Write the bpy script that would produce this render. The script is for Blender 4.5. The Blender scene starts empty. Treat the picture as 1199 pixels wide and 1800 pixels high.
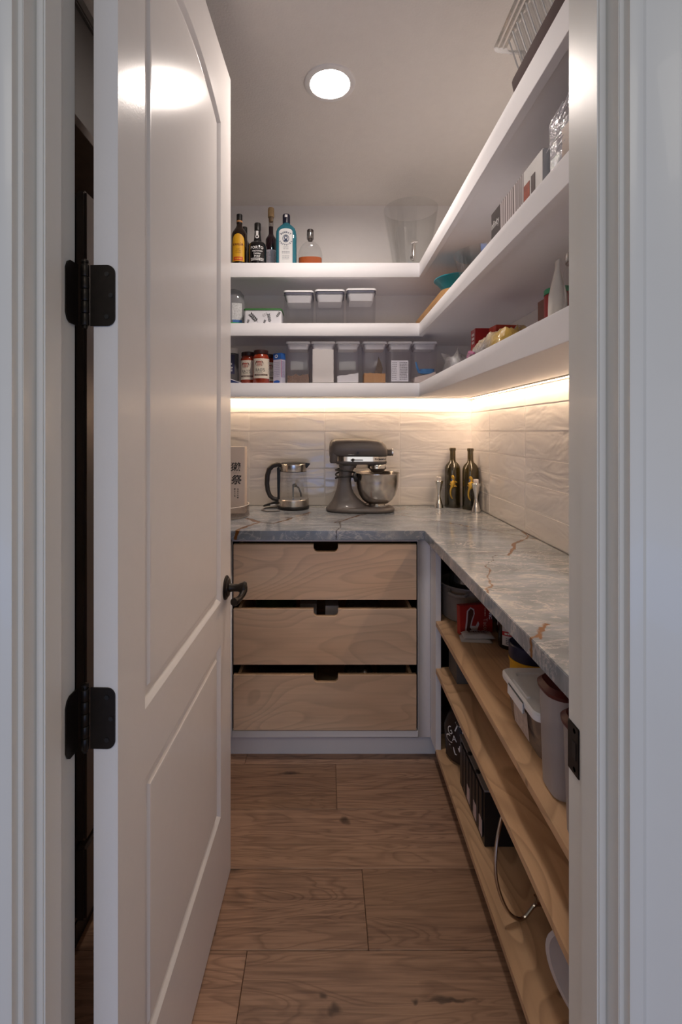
import bpy, bmesh, math, random
from mathutils import Vector, Matrix, noise
from mathutils.geometry import tessellate_polygon

random.seed(7)
SC = bpy.context.scene
COL = SC.collection
PI = math.pi

# ------------------------------------------------------------------ camera
F, VX, VY, HC = 830.0, 573.0, 758.0, 1.30       # focal length in pixels, vanishing point, eye height
cam_d = bpy.data.cameras.new('camera')
cam_d.sensor_fit = 'VERTICAL'
cam_d.sensor_height = 36.0
cam_d.lens = F / 1800.0 * 36.0
cam_d.shift_x = (599.5 - VX) / 1800.0
cam_d.shift_y = -(900.0 - VY) / 1800.0
cam_d.clip_start = 0.02
cam = bpy.data.objects.new('camera', cam_d)
COL.objects.link(cam)
cam.location = (0, 0, HC)
cam.rotation_euler = (PI / 2, 0, 0)
SC.camera = cam

# ------------------------------------------------------------------ light and exposure
SC.view_settings.view_transform = 'Standard'
SC.view_settings.look = 'None'
SC.view_settings.gamma = 1.0
SC.view_settings.use_curve_mapping = False
SC.view_settings.exposure = 0.32
SC.cycles.max_bounces = 14
SC.cycles.diffuse_bounces = 10
SC.cycles.glossy_bounces = 6
SC.cycles.transparent_max_bounces = 24
SC.cycles.sample_clamp_indirect = 6.0
SC.cycles.caustics_reflective = False
SC.cycles.caustics_refractive = False

W = bpy.data.worlds.new('world')
SC.world = W
W.use_nodes = True
W.node_tree.nodes['Background'].inputs[0].default_value = (0.88, 0.87, 0.80, 1)
W.node_tree.nodes['Background'].inputs[1].default_value = 0.16

LAMP_STRENGTH = 168.0        # ceiling downlight lens
LED_STRENGTH = 37.0         # strips under the lowest shelf
def area_light(name, loc, rot, sx, sy, power, color):
    d = bpy.data.lights.new(name, 'AREA')
    d.shape = 'RECTANGLE'; d.size = sx; d.size_y = sy; d.energy = power; d.color = color
    o = bpy.data.objects.new(name, d); COL.objects.link(o)
    o.location = loc; o.rotation_euler = rot
    return o
# added fill panels behind the camera, standing in for daylight of the unseen room
area_light('daylight_fill', (0.0, -3.6, 0.90), (PI / 2, 0, 0), 5.0, 1.6, 15.0, (1.0, 0.93, 0.88))
area_light('low_blue_fill', (0.0, -2.2, 0.36), (PI / 2, 0, 0), 5.0, 0.50, 17.0, (0.12, 0.38, 1.0))
# ceiling light of that room
area_light('kitchen_ceiling_light', (0.0, -1.3, 2.62), (0, 0, 0), 1.6, 1.0, 15.0, (1.0, 0.93, 0.80))

# ------------------------------------------------------------------ helpers
def P(x, y, Y):
    return Vector(((x - VX) * Y / F, Y, HC + (VY - y) * Y / F))

def lin(h):
    h = h.lstrip('#')
    r = []
    for i in (0, 2, 4):
        c = int(h[i:i + 2], 16) / 255
        r.append(c / 12.92 if c <= .04045 else ((c + .055) / 1.055) ** 2.4)
    return tuple(r)

class MB:
    def __init__(s):
        s.v = []; s.f = []
    def add(s, vs, fs, M=None):
        b = len(s.v)
        for p in vs:
            p = Vector(p)
            s.v.append(M @ p if M is not None else p)
        s.f += [tuple(i + b for i in f) for f in fs]
        return s
    def box(s, x0, x1, y0, y1, z0, z1, M=None):
        vs = [(x, y, z) for z in (z0, z1) for y in (y0, y1) for x in (x0, x1)]
        return s.add(vs, [(0, 2, 3, 1), (4, 5, 7, 6), (0, 1, 5, 4), (2, 6, 7, 3), (0, 4, 6, 2), (1, 3, 7, 5)], M)
    def lathe(s, prof, n=28, c=(0, 0, 0), axis='Z', M=None, cap0=True, cap1=True, rf=None):
        vs, fs = [], []
        for (r, z) in prof:
            for k in range(n):
                a = 2 * PI * k / n
                rr = r if rf is None else r * rf(a, z)
                p = (rr * math.cos(a), rr * math.sin(a), z)
                if axis == 'X': p = (z, p[0], p[1])
                elif axis == 'Y': p = (p[0], z, p[1])
                vs.append((p[0] + c[0], p[1] + c[1], p[2] + c[2]))
        m = len(prof)
        for j in range(m - 1):
            for k in range(n):
                k2 = (k + 1) % n
                fs.append((j * n + k, j * n + k2, (j + 1) * n + k2, (j + 1) * n + k))
        if cap0: fs.append(tuple(range(n))[::-1])
        if cap1: fs.append(tuple((m - 1) * n + k for k in range(n)))
        return s.add(vs, fs, M)
    def loft(s, rings, cap0=True, cap1=True, M=None, closed=True):
        n = len(rings[0]); vs = [p for r in rings for p in r]; fs = []
        for j in range(len(rings) - 1):
            for k in range(n if closed else n - 1):
                k2 = (k + 1) % n
                fs.append((j * n + k, j * n + k2, (j + 1) * n + k2, (j + 1) * n + k))
        if cap0: fs.append(tuple(range(n))[::-1])
        if cap1: fs.append(tuple((len(rings) - 1) * n + k for k in range(n)))
        return s.add(vs, fs, M)
    def tube(s, path, rad, n=10, M=None, caps=True, closed=False):
        path = [Vector(p) for p in path]; m = len(path)
        if not hasattr(rad, '__len__'): rad = [rad] * m
        rings = []; up = None
        for i in range(m):
            a = path[(i - 1) % m] if (i > 0 or closed) else path[i]
            b = path[(i + 1) % m] if (i < m - 1 or closed) else path[i]
            t = (b - a).normalized()
            if up is None:
                up = t.orthogonal().normalized()
            up = (up - t * up.dot(t))
            up = up.normalized() if up.length > 1e-6 else t.orthogonal().normalized()
            w = t.cross(up)
            rings.append([path[i] + (up * math.cos(2 * PI * k / n) + w * math.sin(2 * PI * k / n)) * rad[i] for k in range(n)])
        if closed: rings.append(rings[0])
        return s.loft(rings, caps and not closed, caps and not closed, M)
    def prism(s, poly, lo, hi, plane='XY', M=None):
        """extrude a 2D polygon; plane XY -> along Z, XZ -> along Y, YZ -> along X"""
        def q(a, b, c):
            return {'XY': (a, b, c), 'XZ': (a, c, b), 'YZ': (c, a, b)}[plane]
        n = len(poly)
        vs = [q(a, b, lo) for a, b in poly] + [q(a, b, hi) for a, b in poly]
        fs = [(k, (k + 1) % n, n + (k + 1) % n, n + k) for k in range(n)]
        tri = tessellate_polygon([[Vector((a, b, 0)) for a, b in poly]])
        for t in tri:
            fs.append(tuple(t)); fs.append(tuple(n + i for i in t)[::-1])
        return s.add(vs, fs, M)
    def ball(s, c, rx, ry=None, rz=None, n=14, m=9, M=None):
        ry = ry or rx; rz = rz or rx
        rings = []
        for j in range(m + 1):
            t = -PI / 2 + PI * j / m
            q = max(math.cos(t), .02)
            rings.append([(c[0] + rx * q * math.cos(2 * PI * k / n), c[1] + ry * q * math.sin(2 * PI * k / n), c[2] + rz * math.sin(t)) for k in range(n)])
        return s.loft(rings, M=M)
    def build(s, name, mat, parent=None, bevel=0, segs=2, smooth=True, angle=35, fixn=True):
        me = bpy.data.meshes.new(name)
        me.from_pydata([tuple(p) for p in s.v], [], s.f)
        if bevel or fixn:
            bm = bmesh.new(); bm.from_mesh(me)
            if fixn:
                bmesh.ops.recalc_face_normals(bm, faces=bm.faces)
            if bevel:
                bmesh.ops.remove_doubles(bm, verts=bm.verts, dist=1e-6)
                es = [e for e in bm.edges if len(e.link_faces) == 2 and e.calc_face_angle(0) > .6]
                bmesh.ops.bevel(bm, geom=es, offset=bevel, segments=segs, affect='EDGES', clamp_overlap=True)
            bm.to_mesh(me); bm.free()
        if smooth:
            me.shade_smooth()
            me.set_sharp_from_angle(angle=math.radians(angle))
        me.materials.append(mat)
        o = bpy.data.objects.new(name, me)
        COL.objects.link(o)
        if parent is not None: o.parent = parent
        return o

def tag(o, label=None, cat=None, group=None, kind=None):
    if label: o['label'] = label
    if cat: o['category'] = cat
    if group: o['group'] = group
    if kind: o['kind'] = kind
    return o
def thing(name, label, cat, loc=(0, 0, 0), rz=0, group=None, kind=None):
    o = bpy.data.objects.new(name, None); COL.objects.link(o)
    o.empty_display_size = .05
    o.location = loc; o.rotation_euler = (0, 0, rz)
    return tag(o, label, cat, group, kind)

def rrect(hx, hy, r, z, n=5, cx=0, cy=0):
    pts = []
    for sx, sy, a0 in ((1, 1, 0), (-1, 1, PI / 2), (-1, -1, PI), (1, -1, 3 * PI / 2)):
        for k in range(n + 1):
            a = a0 + PI / 2 * k / n
            pts.append((cx + sx * (hx - r) + r * math.cos(a), cy + sy * (hy - r) + r * math.sin(a), z))
    return pts
def sellipse(cx, cy, hx, hy, z, p=3.0, n=32):
    pts = []
    for k in range(n):
        a = 2 * PI * k / n; c, s_ = math.cos(a), math.sin(a)
        pts.append((cx + hx * math.copysign(abs(c) ** (2 / p), c), cy + hy * math.copysign(abs(s_) ** (2 / p), s_), z))
    return pts

# flat lettering -----------------------------------------------------------
_tc = {}
def text2d(s, bold=0.0, shear=0.0, space=1.0):
    key = (s, bold, shear, space)
    if key not in _tc:
        c = bpy.data.curves.new('lettering', 'FONT'); c.body = s; c.size = 1.0
        c.offset = bold; c.shear = shear; c.space_character = space; c.resolution_u = 2; c.align_x = 'CENTER'
        o = bpy.data.objects.new('lettering', c); COL.objects.link(o)
        dg = bpy.context.evaluated_depsgraph_get()
        me = bpy.data.meshes.new_from_object(o.evaluated_get(dg))
        vs = [(v.co.x, v.co.y) for v in me.vertices]; fs = [tuple(p.vertices) for p in me.polygons]
        bpy.data.objects.remove(o); bpy.data.curves.remove(c); bpy.data.meshes.remove(me)
        x0 = min(v[0] for v in vs); x1 = max(v[0] for v in vs); y0 = min(v[1] for v in vs); y1 = max(v[1] for v in vs)
        vs = [((a - (x0 + x1) / 2) / (y1 - y0), (b - (y0 + y1) / 2) / (y1 - y0)) for a, b in vs]
        _tc[key] = (vs, fs, (x1 - x0) / (y1 - y0))
    return _tc[key]
def letters(mb, s, h, fn, u=0, v=0, width=None, bold=0.0, shear=0.0, space=1.0, rot=0):
    """cap height h (m) centred on (u, v) of the surface map fn(u, v)"""
    vs, fs, asp = text2d(s, bold, shear, space)
    sx = h if width is None else width / asp
    ca, sa = math.cos(rot), math.sin(rot)
    mb.add([fn(u + a * sx * ca - b * h * sa, v + a * sx * sa + b * h * ca) for a, b in vs], fs)
    return mb
def flat(o, ux, uz):
    o, ux, uz = Vector(o), Vector(ux).normalized(), Vector(uz).normalized()
    return lambda u, v: o + ux * u + uz * v
def cyl(r, phi0=0.0, z0=0.0):
    """wrap onto an upright cylinder; phi0 = 0 faces the camera (-Y)"""
    return lambda u, v: Vector((r * math.sin(u / r + phi0), -r * math.cos(u / r + phi0), z0 + v))
def patch(mb, fn, u0, u1, v0, v1, nu=12, nv=1, top=None):
    vs = []
    for j in range(nv + 1):
        for i in range(nu + 1):
            u = u0 + (u1 - u0) * i / nu
            vt = v1 if top is None else v1 + top((u - (u0 + u1) / 2) / ((u1 - u0) / 2))
            vs.append(fn(u, v0 + (vt - v0) * j / nv))
    fs = [(j * (nu + 1) + i, j * (nu + 1) + i + 1, (j + 1) * (nu + 1) + i + 1, (j + 1) * (nu + 1) + i) for j in range(nv) for i in range(nu)]
    return mb.add(vs, fs)
def disc(mb, fn, cu, cv, ru, rv, n=20, inner=0.0):
    o = [fn(cu + ru * math.cos(2 * PI * k / n), cv + rv * math.sin(2 * PI * k / n)) for k in range(n)]
    if inner:
        i_ = [fn(cu + ru * inner * math.cos(2 * PI * k / n), cv + rv * inner * math.sin(2 * PI * k / n)) for k in range(n)]
        return mb.add(o + i_, [(k, (k + 1) % n, n + (k + 1) % n, n + k) for k in range(n)])
    return mb.add(o, [tuple(range(n))])
def fine_print(mb, fn, u0, u1, v0, v1, lines, h, seed=1):
    """rows of tiny bars: print too small to read in the photo"""
    r = random.Random(seed)
    for j in range(lines):
        v = v1 - (v1 - v0) * (j + .5) / lines
        u = u0
        while u < u1 - .002:
            w = r.uniform(.003, .009)
            patch(mb, fn, u, min(u + w, u1), v - h / 2, v + h / 2, 2)
            u += w + .0018
    return mb

# ------------------------------------------------------------------ materials
_m = {}
def nodes(name):
    m = bpy.data.materials.new(name); m.use_nodes = True
    nt = m.node_tree
    return m, nt, nt.nodes['Principled BSDF']
def N(nt, t, **kw):
    n = nt.nodes.new(t)
    for k, v in kw.items(): setattr(n, k, v)
    return n
def math_node(nt, op, a, b=None, c=None, clamp=False):
    n = nt.nodes.new('ShaderNodeMath'); n.operation = op; n.use_clamp = clamp
    for i, q in enumerate((a, b, c)):
        if q is None: continue
        if isinstance(q, (int, float)): n.inputs[i].default_value = q
        else: nt.links.new(q, n.inputs[i])
    return n.outputs[0]
def vmath(nt, op, a, b=None, out=0):
    n = nt.nodes.new('ShaderNodeVectorMath'); n.operation = op
    for i, q in enumerate((a, b)):
        if q is None: continue
        if isinstance(q, (tuple, list)): n.inputs[i].default_value = q
        else: nt.links.new(q, n.inputs[i])
    return n.outputs[out]
def mixc(nt, fac, a, b, mode='MIX'):
    n = nt.nodes.new('ShaderNodeMix'); n.data_type = 'RGBA'; n.blend_type = mode
    for i, q in ((0, fac), (6, a), (7, b)):
        if isinstance(q, (int, float)): n.inputs[i].default_value = q
        elif isinstance(q, (tuple, list)): n.inputs[i].default_value = tuple(q)[:3] + (1,)
        else: nt.links.new(q, n.inputs[i])
    return n.outputs[2]
def ramp(nt, fac, stops):
    n = nt.nodes.new('ShaderNodeValToRGB'); e = n.color_ramp.elements
    while len(e) < len(stops): e.new(.5)
    for i, (p, c) in enumerate(stops):
        e[i].position = p
        e[i].color = (c, c, c, 1) if isinstance(c, (int, float)) else tuple(c) + (1,)
    nt.links.new(fac, n.inputs[0])
    return n.outputs[0]
def noise_tex(nt, vec, scale, detail=3, rough=.5, dist=0.0):
    n = nt.nodes.new('ShaderNodeTexNoise')
    n.inputs['Scale'].default_value = scale; n.inputs['Detail'].default_value = detail
    n.inputs['Roughness'].default_value = rough; n.inputs['Distortion'].default_value = dist
    if vec is not None: nt.links.new(vec, n.inputs['Vector'])
    return n.outputs[0]
def coords(nt, scale=(1, 1, 1), which='Object', offset_random=False):
    tc = nt.nodes.new('ShaderNodeTexCoord')
    o = tc.outputs[which]
    o = vmath(nt, 'MULTIPLY', o, scale)
    if offset_random:
        oi = nt.nodes.new('ShaderNodeObjectInfo')
        cmb = nt.nodes.new('ShaderNodeCombineXYZ')
        r1 = math_node(nt, 'MULTIPLY', oi.outputs['Random'], 37.0)
        r2 = math_node(nt, 'MULTIPLY', oi.outputs['Random'], 91.0)
        nt.links.new(r1, cmb.inputs[0]); nt.links.new(r2, cmb.inputs[1]); nt.links.new(r1, cmb.inputs[2])
        o = vmath(nt, 'ADD', o, cmb.outputs[0])
        return o, oi.outputs['Random']
    return o
def bump(nt, b, h, strength, dist):
    n = nt.nodes.new('ShaderNodeBump'); n.inputs['Strength'].default_value = strength; n.inputs['Distance'].default_value = dist
    nt.links.new(h, n.inputs['Height']); nt.links.new(n.outputs[0], b.inputs['Normal'])

def mat(name, col, rough=.5, metal=0.0, coat=0.0, vary=.06, vscale=30, spec=.5, bmp=0.0, bscale=80, trans=0.0, ior=1.45, sheen=0):
    if name in _m: return _m[name]
    m, nt, b = nodes(name)
    c = lin(col) if isinstance(col, str) else col
    co = coords(nt)
    f = noise_tex(nt, co, vscale, 3)
    c0 = tuple(x * (1 - vary) for x in c); c1 = tuple(min(1, x * (1 + vary)) for x in c)
    nt.links.new(mixc(nt, f, c0, c1), b.inputs['Base Color'])
    b.inputs['Roughness'].default_value = rough; b.inputs['Metallic'].default_value = metal
    b.inputs['Coat Weight'].default_value = coat; b.inputs['Specular IOR Level'].default_value = spec
    b.inputs['Transmission Weight'].default_value = trans; b.inputs['IOR'].default_value = ior
    if bmp:
        bump(nt, b, noise_tex(nt, co, bscale, 2), bmp, .002)
    _m[name] = m
    return m
def clear(name, tint=(.96, .97, .97), gloss=.10, diff=0.0, dcol=(.8, .8, .82), rough=.03, crinkle=0.0, cscale=40):
    """thin clear plastic or glass: tinted see-through with a grazing reflection"""
    if name in _m: return _m[name]
    m = bpy.data.materials.new(name); m.use_nodes = True; nt = m.node_tree
    nt.nodes.remove(nt.nodes['Principled BSDF']); out = nt.nodes['Material Output']
    t = N(nt, 'ShaderNodeBsdfTransparent'); t.inputs[0].default_value = tuple(tint) + (1,)
    g = N(nt, 'ShaderNodeBsdfGlossy'); g.inputs['Roughness'].default_value = rough
    lw = N(nt, 'ShaderNodeLayerWeight'); lw.inputs[0].default_value = .35
    fac = math_node(nt, 'ADD', math_node(nt, 'MULTIPLY', lw.outputs['Facing'], .18), gloss * .4, clamp=True)
    mx = N(nt, 'ShaderNodeMixShader'); nt.links.new(fac, mx.inputs[0]); nt.links.new(t.outputs[0], mx.inputs[1]); nt.links.new(g.outputs[0], mx.inputs[2])
    last = mx.outputs[0]
    if crinkle:
        bn = N(nt, 'ShaderNodeBump'); bn.inputs['Strength'].default_value = crinkle; bn.inputs['Distance'].default_value = .01
        nt.links.new(noise_tex(nt, coords(nt), cscale, 4, .6, 1.5), bn.inputs['Height']); nt.links.new(bn.outputs[0], g.inputs['Normal'])
    if diff:
        d = N(nt, 'ShaderNodeBsdfDiffuse'); d.inputs[0].default_value = tuple(dcol) + (1,)
        m2 = N(nt, 'ShaderNodeMixShader'); m2.inputs[0].default_value = diff
        nt.links.new(last, m2.inputs[1]); nt.links.new(d.outputs[0], m2.inputs[2]); last = m2.outputs[0]
    nt.links.new(last, out.inputs['Surface'])
    _m[name] = m
    return m
def emit(name, col, strength):
    m = bpy.data.materials.new(name); m.use_nodes = True; nt = m.node_tree
    nt.nodes.remove(nt.nodes['Principled BSDF'])
    e = N(nt, 'ShaderNodeEmission'); e.inputs[0].default_value = tuple(col) + (1,); e.inputs[1].default_value = strength
    nt.links.new(e.outputs[0], nt.nodes['Material Output'].inputs['Surface'])
    return m

WALL = mat('wall_paint', (.86, .83, .80), .6, vary=.02, bmp=.25, bscale=160)
CEIL = mat('ceiling_paint', (.80, .76, .71), .7, vary=.03, bmp=.6, bscale=140)
TRIM = mat('trim_paint', (.74, .73, .70), .32, vary=.015, coat=.1)
DOORP = mat('door_paint', (.76, .73, .71), .20, vary=.015, bmp=.05, bscale=300, spec=.22, ior=1.22)
SHELFP = mat('shelf_paint', (.87, .855, .87), .6, vary=.015, spec=.2)
CABP = mat('cabinet_paint', (.76, .74, .74), .38, vary=.015)
GROUT = mat('grout', (.90, .87, .84), .7, vary=.04)
BLACK = mat('black_plastic', (.012, .011, .011), .4)
BRONZE = mat('oil_rubbed_bronze', (.022, .017, .014), .36, metal=.6, vary=.3, vscale=60)
STEEL = mat('brushed_steel', (.62, .58, .54), .26, metal=1.0, vary=.05)
CHROME = mat('polished_chrome', (.8, .79, .78), .1, metal=1.0, vary=.02)
WHITEP = mat('white_plastic', (.85, .84, .85), .4, vary=.02)
GOLD = mat('gold_cast', (.83, .52, .09), .3, metal=.9, vary=.15, vscale=200, bmp=.5, bscale=400)
CLEAR = clear('clear_plastic', (.955, .955, .965), .10)
GLASS = clear('clear_glass', (.965, .97, .97), .12)
SMOKE = clear('clear_plastic_smoky', (.955, .945, .965), .10, diff=.05, dcol=(.72, .70, .76))
MILKY = clear('milky_plastic', (.80, .78, .78), .1, diff=.50, dcol=(.66, .62, .61), rough=.3)
WHITEINK = mat('white_ink', (.82, .80, .78), .6)
BLACKINK = mat('black_ink', (.02, .018, .018), .6)
REDINK = mat('red_ink', (.45, .02, .02), .6)
GREYINK = mat('grey_ink', (.25, .24, .26), .6)

def birch(name, axis, c_lo='#b98c64', c_hi='#d8b28a', rings=9.0, dark=.55):
    """plywood with cathedral contour grain; axis = grain direction index"""
    if name in _m: return _m[name]
    m, nt, b = nodes(name)
    sc = [5.0, 5.0, 5.0]; sc[axis] = 1.5
    co, rnd = coords(nt, tuple(sc), offset_random=True)
    big = noise_tex(nt, co, 1.0, 1.0, .4, .6)
    band = math_node(nt, 'FRACT', math_node(nt, 'MULTIPLY', big, rings * 2))
    line = ramp(nt, band, [(0.0, .0), (.55, .25), (.9, 1.0), (1.0, .1)])
    sf = [70.0, 70.0, 70.0]; sf[axis] = 3.0
    fine = noise_tex(nt, coords(nt, tuple(sf)), 1.0, 4, .6)
    patchy = noise_tex(nt, co, .8, 2, .5)
    c = mixc(nt, ramp(nt, patchy, [(.3, 0.0), (.7, 1.0)]), lin(c_lo), lin(c_hi))
    c = mixc(nt, math_node(nt, 'MULTIPLY', line, dark * .55), c, tuple(x * .55 for x in lin(c_lo)))
    c = mixc(nt, math_node(nt, 'MULTIPLY', ramp(nt, fine, [(.45, 0.0), (.75, 1.0)]), .22), c, tuple(x * .5 for x in lin(c_lo)))
    # rare pin knots
    vo = N(nt, 'ShaderNodeTexVoronoi'); vo.inputs['Scale'].default_value = 4.5
    nt.links.new(coords(nt, (1, 1, 1)), vo.inputs['Vector'])
    k = ramp(nt, vo.outputs['Distance'], [(.0, 1.0), (.022, .9), (.05, 0.0)])
    c = mixc(nt, math_node(nt, 'MULTIPLY', k, .7), c, (.03, .016, .01))
    nt.links.new(c, b.inputs['Base Color'])
    b.inputs['Roughness'].default_value = .42
    _m[name] = m
    return m
BIRCH_X = birch('birch_plywood_drawer', 0, '#d3ae8c', '#ebcdae')
BIRCH_Y = birch('birch_plywood_shelf', 1, '#bb9470', '#d9b48f', 9.0, .85)

def oak_floor():
    m, nt, b = nodes('oak_plank')
    co, rnd = coords(nt, (1.0, 7.0, 1.0), offset_random=True)
    big = noise_tex(nt, co, 1.7, 2.0, .5, 1.2)
    band = math_node(nt, 'FRACT', math_node(nt, 'MULTIPLY', big, 11.0))
    line = ramp(nt, band, [(0.0, .15), (.5, .0), (.85, 1.0), (1.0, .3)])
    co2, _ = coords(nt, (4.0, 130.0, 10.0), offset_random=True)
    fine = noise_tex(nt, co2, 1.0, 5, .65)
    tone = ramp(nt, rnd, [(0.0, lin('#99775f')), (.35, lin('#a9856c')), (.7, lin('#b18c73')), (1.0, lin('#bf9a80'))])
    c = mixc(nt, math_node(nt, 'MULTIPLY', line, .42), tone, lin('#52372a'))
    c = mixc(nt, math_node(nt, 'MULTIPLY', ramp(nt, fine, [(.42, 0.0), (.68, 1.0)]), .50), c, lin('#4d342a'))
    pat = noise_tex(nt, co, .9, 2)
    c = mixc(nt, math_node(nt, 'MULTIPLY', ramp(nt, pat, [(.5, 0.0), (.72, 1.0)]), .35), c, lin('#b18c6c'))
    vo = N(nt, 'ShaderNodeTexVoronoi'); vo.inputs['Scale'].default_value = 1.0
    kc, _ = coords(nt, (2.4, 4.6, 1.0), offset_random=True)
    kn = noise_tex(nt, kc, 3.0, 3)
    kd = vmath(nt, 'ADD', kc, vmath(nt, 'MULTIPLY', N(nt, 'ShaderNodeTexNoise').outputs['Color'], (.0, .0, .0)))
    nt.links.new(kd, vo.inputs['Vector'])
    dist = math_node(nt, 'ADD', vo.outputs['Distance'], math_node(nt, 'MULTIPLY', math_node(nt, 'SUBTRACT', kn, .5), .12))
    k = ramp(nt, dist, [(.0, 1.0), (.045, .85), (.075, .35), (.14, 0.0)])
    c = mixc(nt, math_node(nt, 'MULTIPLY', k, .85), c, (.025, .013, .009))
    gp = N(nt, 'ShaderNodeNewGeometry').outputs['Position']
    gw = N(nt, 'ShaderNodeTexNoise'); gw.inputs['Scale'].default_value = 22.0; nt.links.new(gp, gw.inputs['Vector'])
    gq = vmath(nt, 'ADD', gp, vmath(nt, 'MULTIPLY', vmath(nt, 'SUBTRACT', gw.outputs['Color'], (.5, .5, .5)), (.05, .03, 0)))
    for kx, ky, sx, sy in ((.062, 1.575, .016, .020), (-.295, 1.222, .013, .016), (.016, 1.062, .020, .014), (-.010, 1.085, .016, .007), (.205, 1.080, .012, .008), (.285, 1.080, .075, .006), (-.135, 1.795, .05, .012)):
        rel = vmath(nt, 'MULTIPLY', vmath(nt, 'SUBTRACT', gq, (kx, ky, 0)), (1 / sx, 1 / sy, 0))
        kf = ramp(nt, vmath(nt, 'LENGTH', rel, out=1), [(.0, 1.0), (.45, .8), (1.0, 0.0)])
        c = mixc(nt, math_node(nt, 'MULTIPLY', kf, .8), c, (.022, .012, .008))
    nt.links.new(c, b.inputs['Base Color'])
    b.inputs['Roughness'].default_value = .42
    bump(nt, b, fine, .12, .002)
    return m
OAK = oak_floor()

def marble():
    m, nt, b = nodes('grey_marble')
    tc = N(nt, 'ShaderNodeTexCoord'); p = tc.outputs['Object']
    # slow wobble shared by every vein
    nz = N(nt, 'ShaderNodeTexNoise'); nz.inputs['Scale'].default_value = 14.0; nz.inputs['Detail'].default_value = 4.0
    nt.links.new(p, nz.inputs['Vector'])
    wob = vmath(nt, 'MULTIPLY', vmath(nt, 'SUBTRACT', nz.outputs['Color'], (.5, .5, .5)), (.05, .05, .0))
    pw = vmath(nt, 'ADD', p, wob)
    rot = N(nt, 'ShaderNodeMapping'); rot.inputs['Rotation'].default_value = (0, 0, .5); rot.inputs['Scale'].default_value = (1.7, 3.2, 2.0)
    nt.links.new(p, rot.inputs['Vector'])
    cloud = noise_tex(nt, rot.outputs[0], 2.2, 6, .6, 1.2)
    c = ramp(nt, cloud, [(.25, lin('#696e75')), (.5, lin('#7f868f')), (.75, lin('#a2a7ae'))])
    v1 = noise_tex(nt, rot.outputs[0], 2.6, 5, .62, 1.4)
    r1 = ramp(nt, math_node(nt, 'ABSOLUTE', math_node(nt, 'SUBTRACT', v1, .5)), [(0.0, 1.0), (.008, .7), (.03, 0.0)])
    msk = ramp(nt, noise_tex(nt, p, 5.0, 2), [(.42, 0.0), (.6, 1.0)])
    c = mixc(nt, math_node(nt, 'MULTIPLY', math_node(nt, 'MULTIPLY', r1, msk), .45), c, lin('#d9d4cf'))
    rot2 = N(nt, 'ShaderNodeMapping'); rot2.inputs['Rotation'].default_value = (0, 0, -.9); rot2.inputs['Scale'].default_value = (2.0, 6.0, 2.0)
    nt.links.new(p, rot2.inputs['Vector'])
    v2 = noise_tex(nt, rot2.outputs[0], 3.2, 6, .65, 2.0)
    r2 = ramp(nt, math_node(nt, 'ABSOLUTE', math_node(nt, 'SUBTRACT', v2, .52)), [(0.0, 1.0), (.005, .6), (.018, 0.0)])
    c = mixc(nt, math_node(nt, 'MULTIPLY', r2, .42), c, lin('#e2ddd8'))
    def cp(x, y):
        Y = .387 * F / (y - VY); return ((x - VX) * Y / F, Y)
    segs = [  # photo polyline on the counter top, half width (m), colour
        ([(916, 949), (905, 958), (894, 976)], .0055, 'g'), ([(894, 976), (875, 977), (856, 990)], .0012, 'd'),
        ([(858, 992), (861, 1010), (863, 1033), (860, 1042)], .0022, 'g'),
        ([(958, 1096), (949, 1114), (936, 1126)], .0040, 'g'), ([(951, 1112), (954, 1123)], .003, 'g'),
        ([(698, 904), (800, 921), (920, 943), (945, 947)], .0024, 'g'), ([(922, 934), (930, 944), (916, 950)], .004, 'g'),
        ([(640, 904), (616, 911), (592, 919)], .0055, 'g'), ([(600, 917), (597, 925), (586, 940)], .0018, 'd'),
        ([(398, 950), (422, 930), (456, 918), (435, 911)], .0075, 'g'), ([(456, 918), (478, 920), (494, 917), (546, 900)], .0045, 'g')]
    def segdist(a, q):
        ax, ay = a; dx, dy = q[0] - ax, q[1] - ay; L2 = dx * dx + dy * dy
        flatp = vmath(nt, 'MULTIPLY', pw, (1, 1, 0))
        rel = vmath(nt, 'SUBTRACT', flatp, (ax, ay, 0))
        t = math_node(nt, 'MULTIPLY', vmath(nt, 'DOT_PRODUCT', rel, (dx, dy, 0), out=1), 1 / L2, clamp=True)
        sc = N(nt, 'ShaderNodeVectorMath', operation='SCALE'); sc.inputs[0].default_value = (dx, dy, 0); nt.links.new(t, sc.inputs['Scale'])
        return vmath(nt, 'LENGTH', vmath(nt, 'SUBTRACT', rel, sc.outputs[0]), out=1)
    brk = noise_tex(nt, p, 60.0, 3)
    for col in 'dg':
        tot = None
        for pts, w, k in segs:
            if k != col: continue
            q = [cp(*a) for a in pts]
            for a, e in zip(q, q[1:]):
                d = math_node(nt, 'SUBTRACT', segdist(a, e), w)
                tot = d if tot is None else math_node(nt, 'MINIMUM', tot, d)
        tot = math_node(nt, 'ADD', tot, math_node(nt, 'MULTIPLY', math_node(nt, 'SUBTRACT', brk, .55), .012))
        fac = ramp(nt, math_node(nt, 'ADD', math_node(nt, 'MULTIPLY', tot, 100.0), .5), [(.30, 1.0), (.55, 0.0)])
        c = mixc(nt, math_node(nt, 'MULTIPLY', fac, .95), c, lin('#6b3f04') if col == 'g' else lin('#4a4440'))
    nt.links.new(c, b.inputs['Base Color'])
    b.inputs['Roughness'].default_value = .11
    return m
MARBLE = marble()

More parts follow.
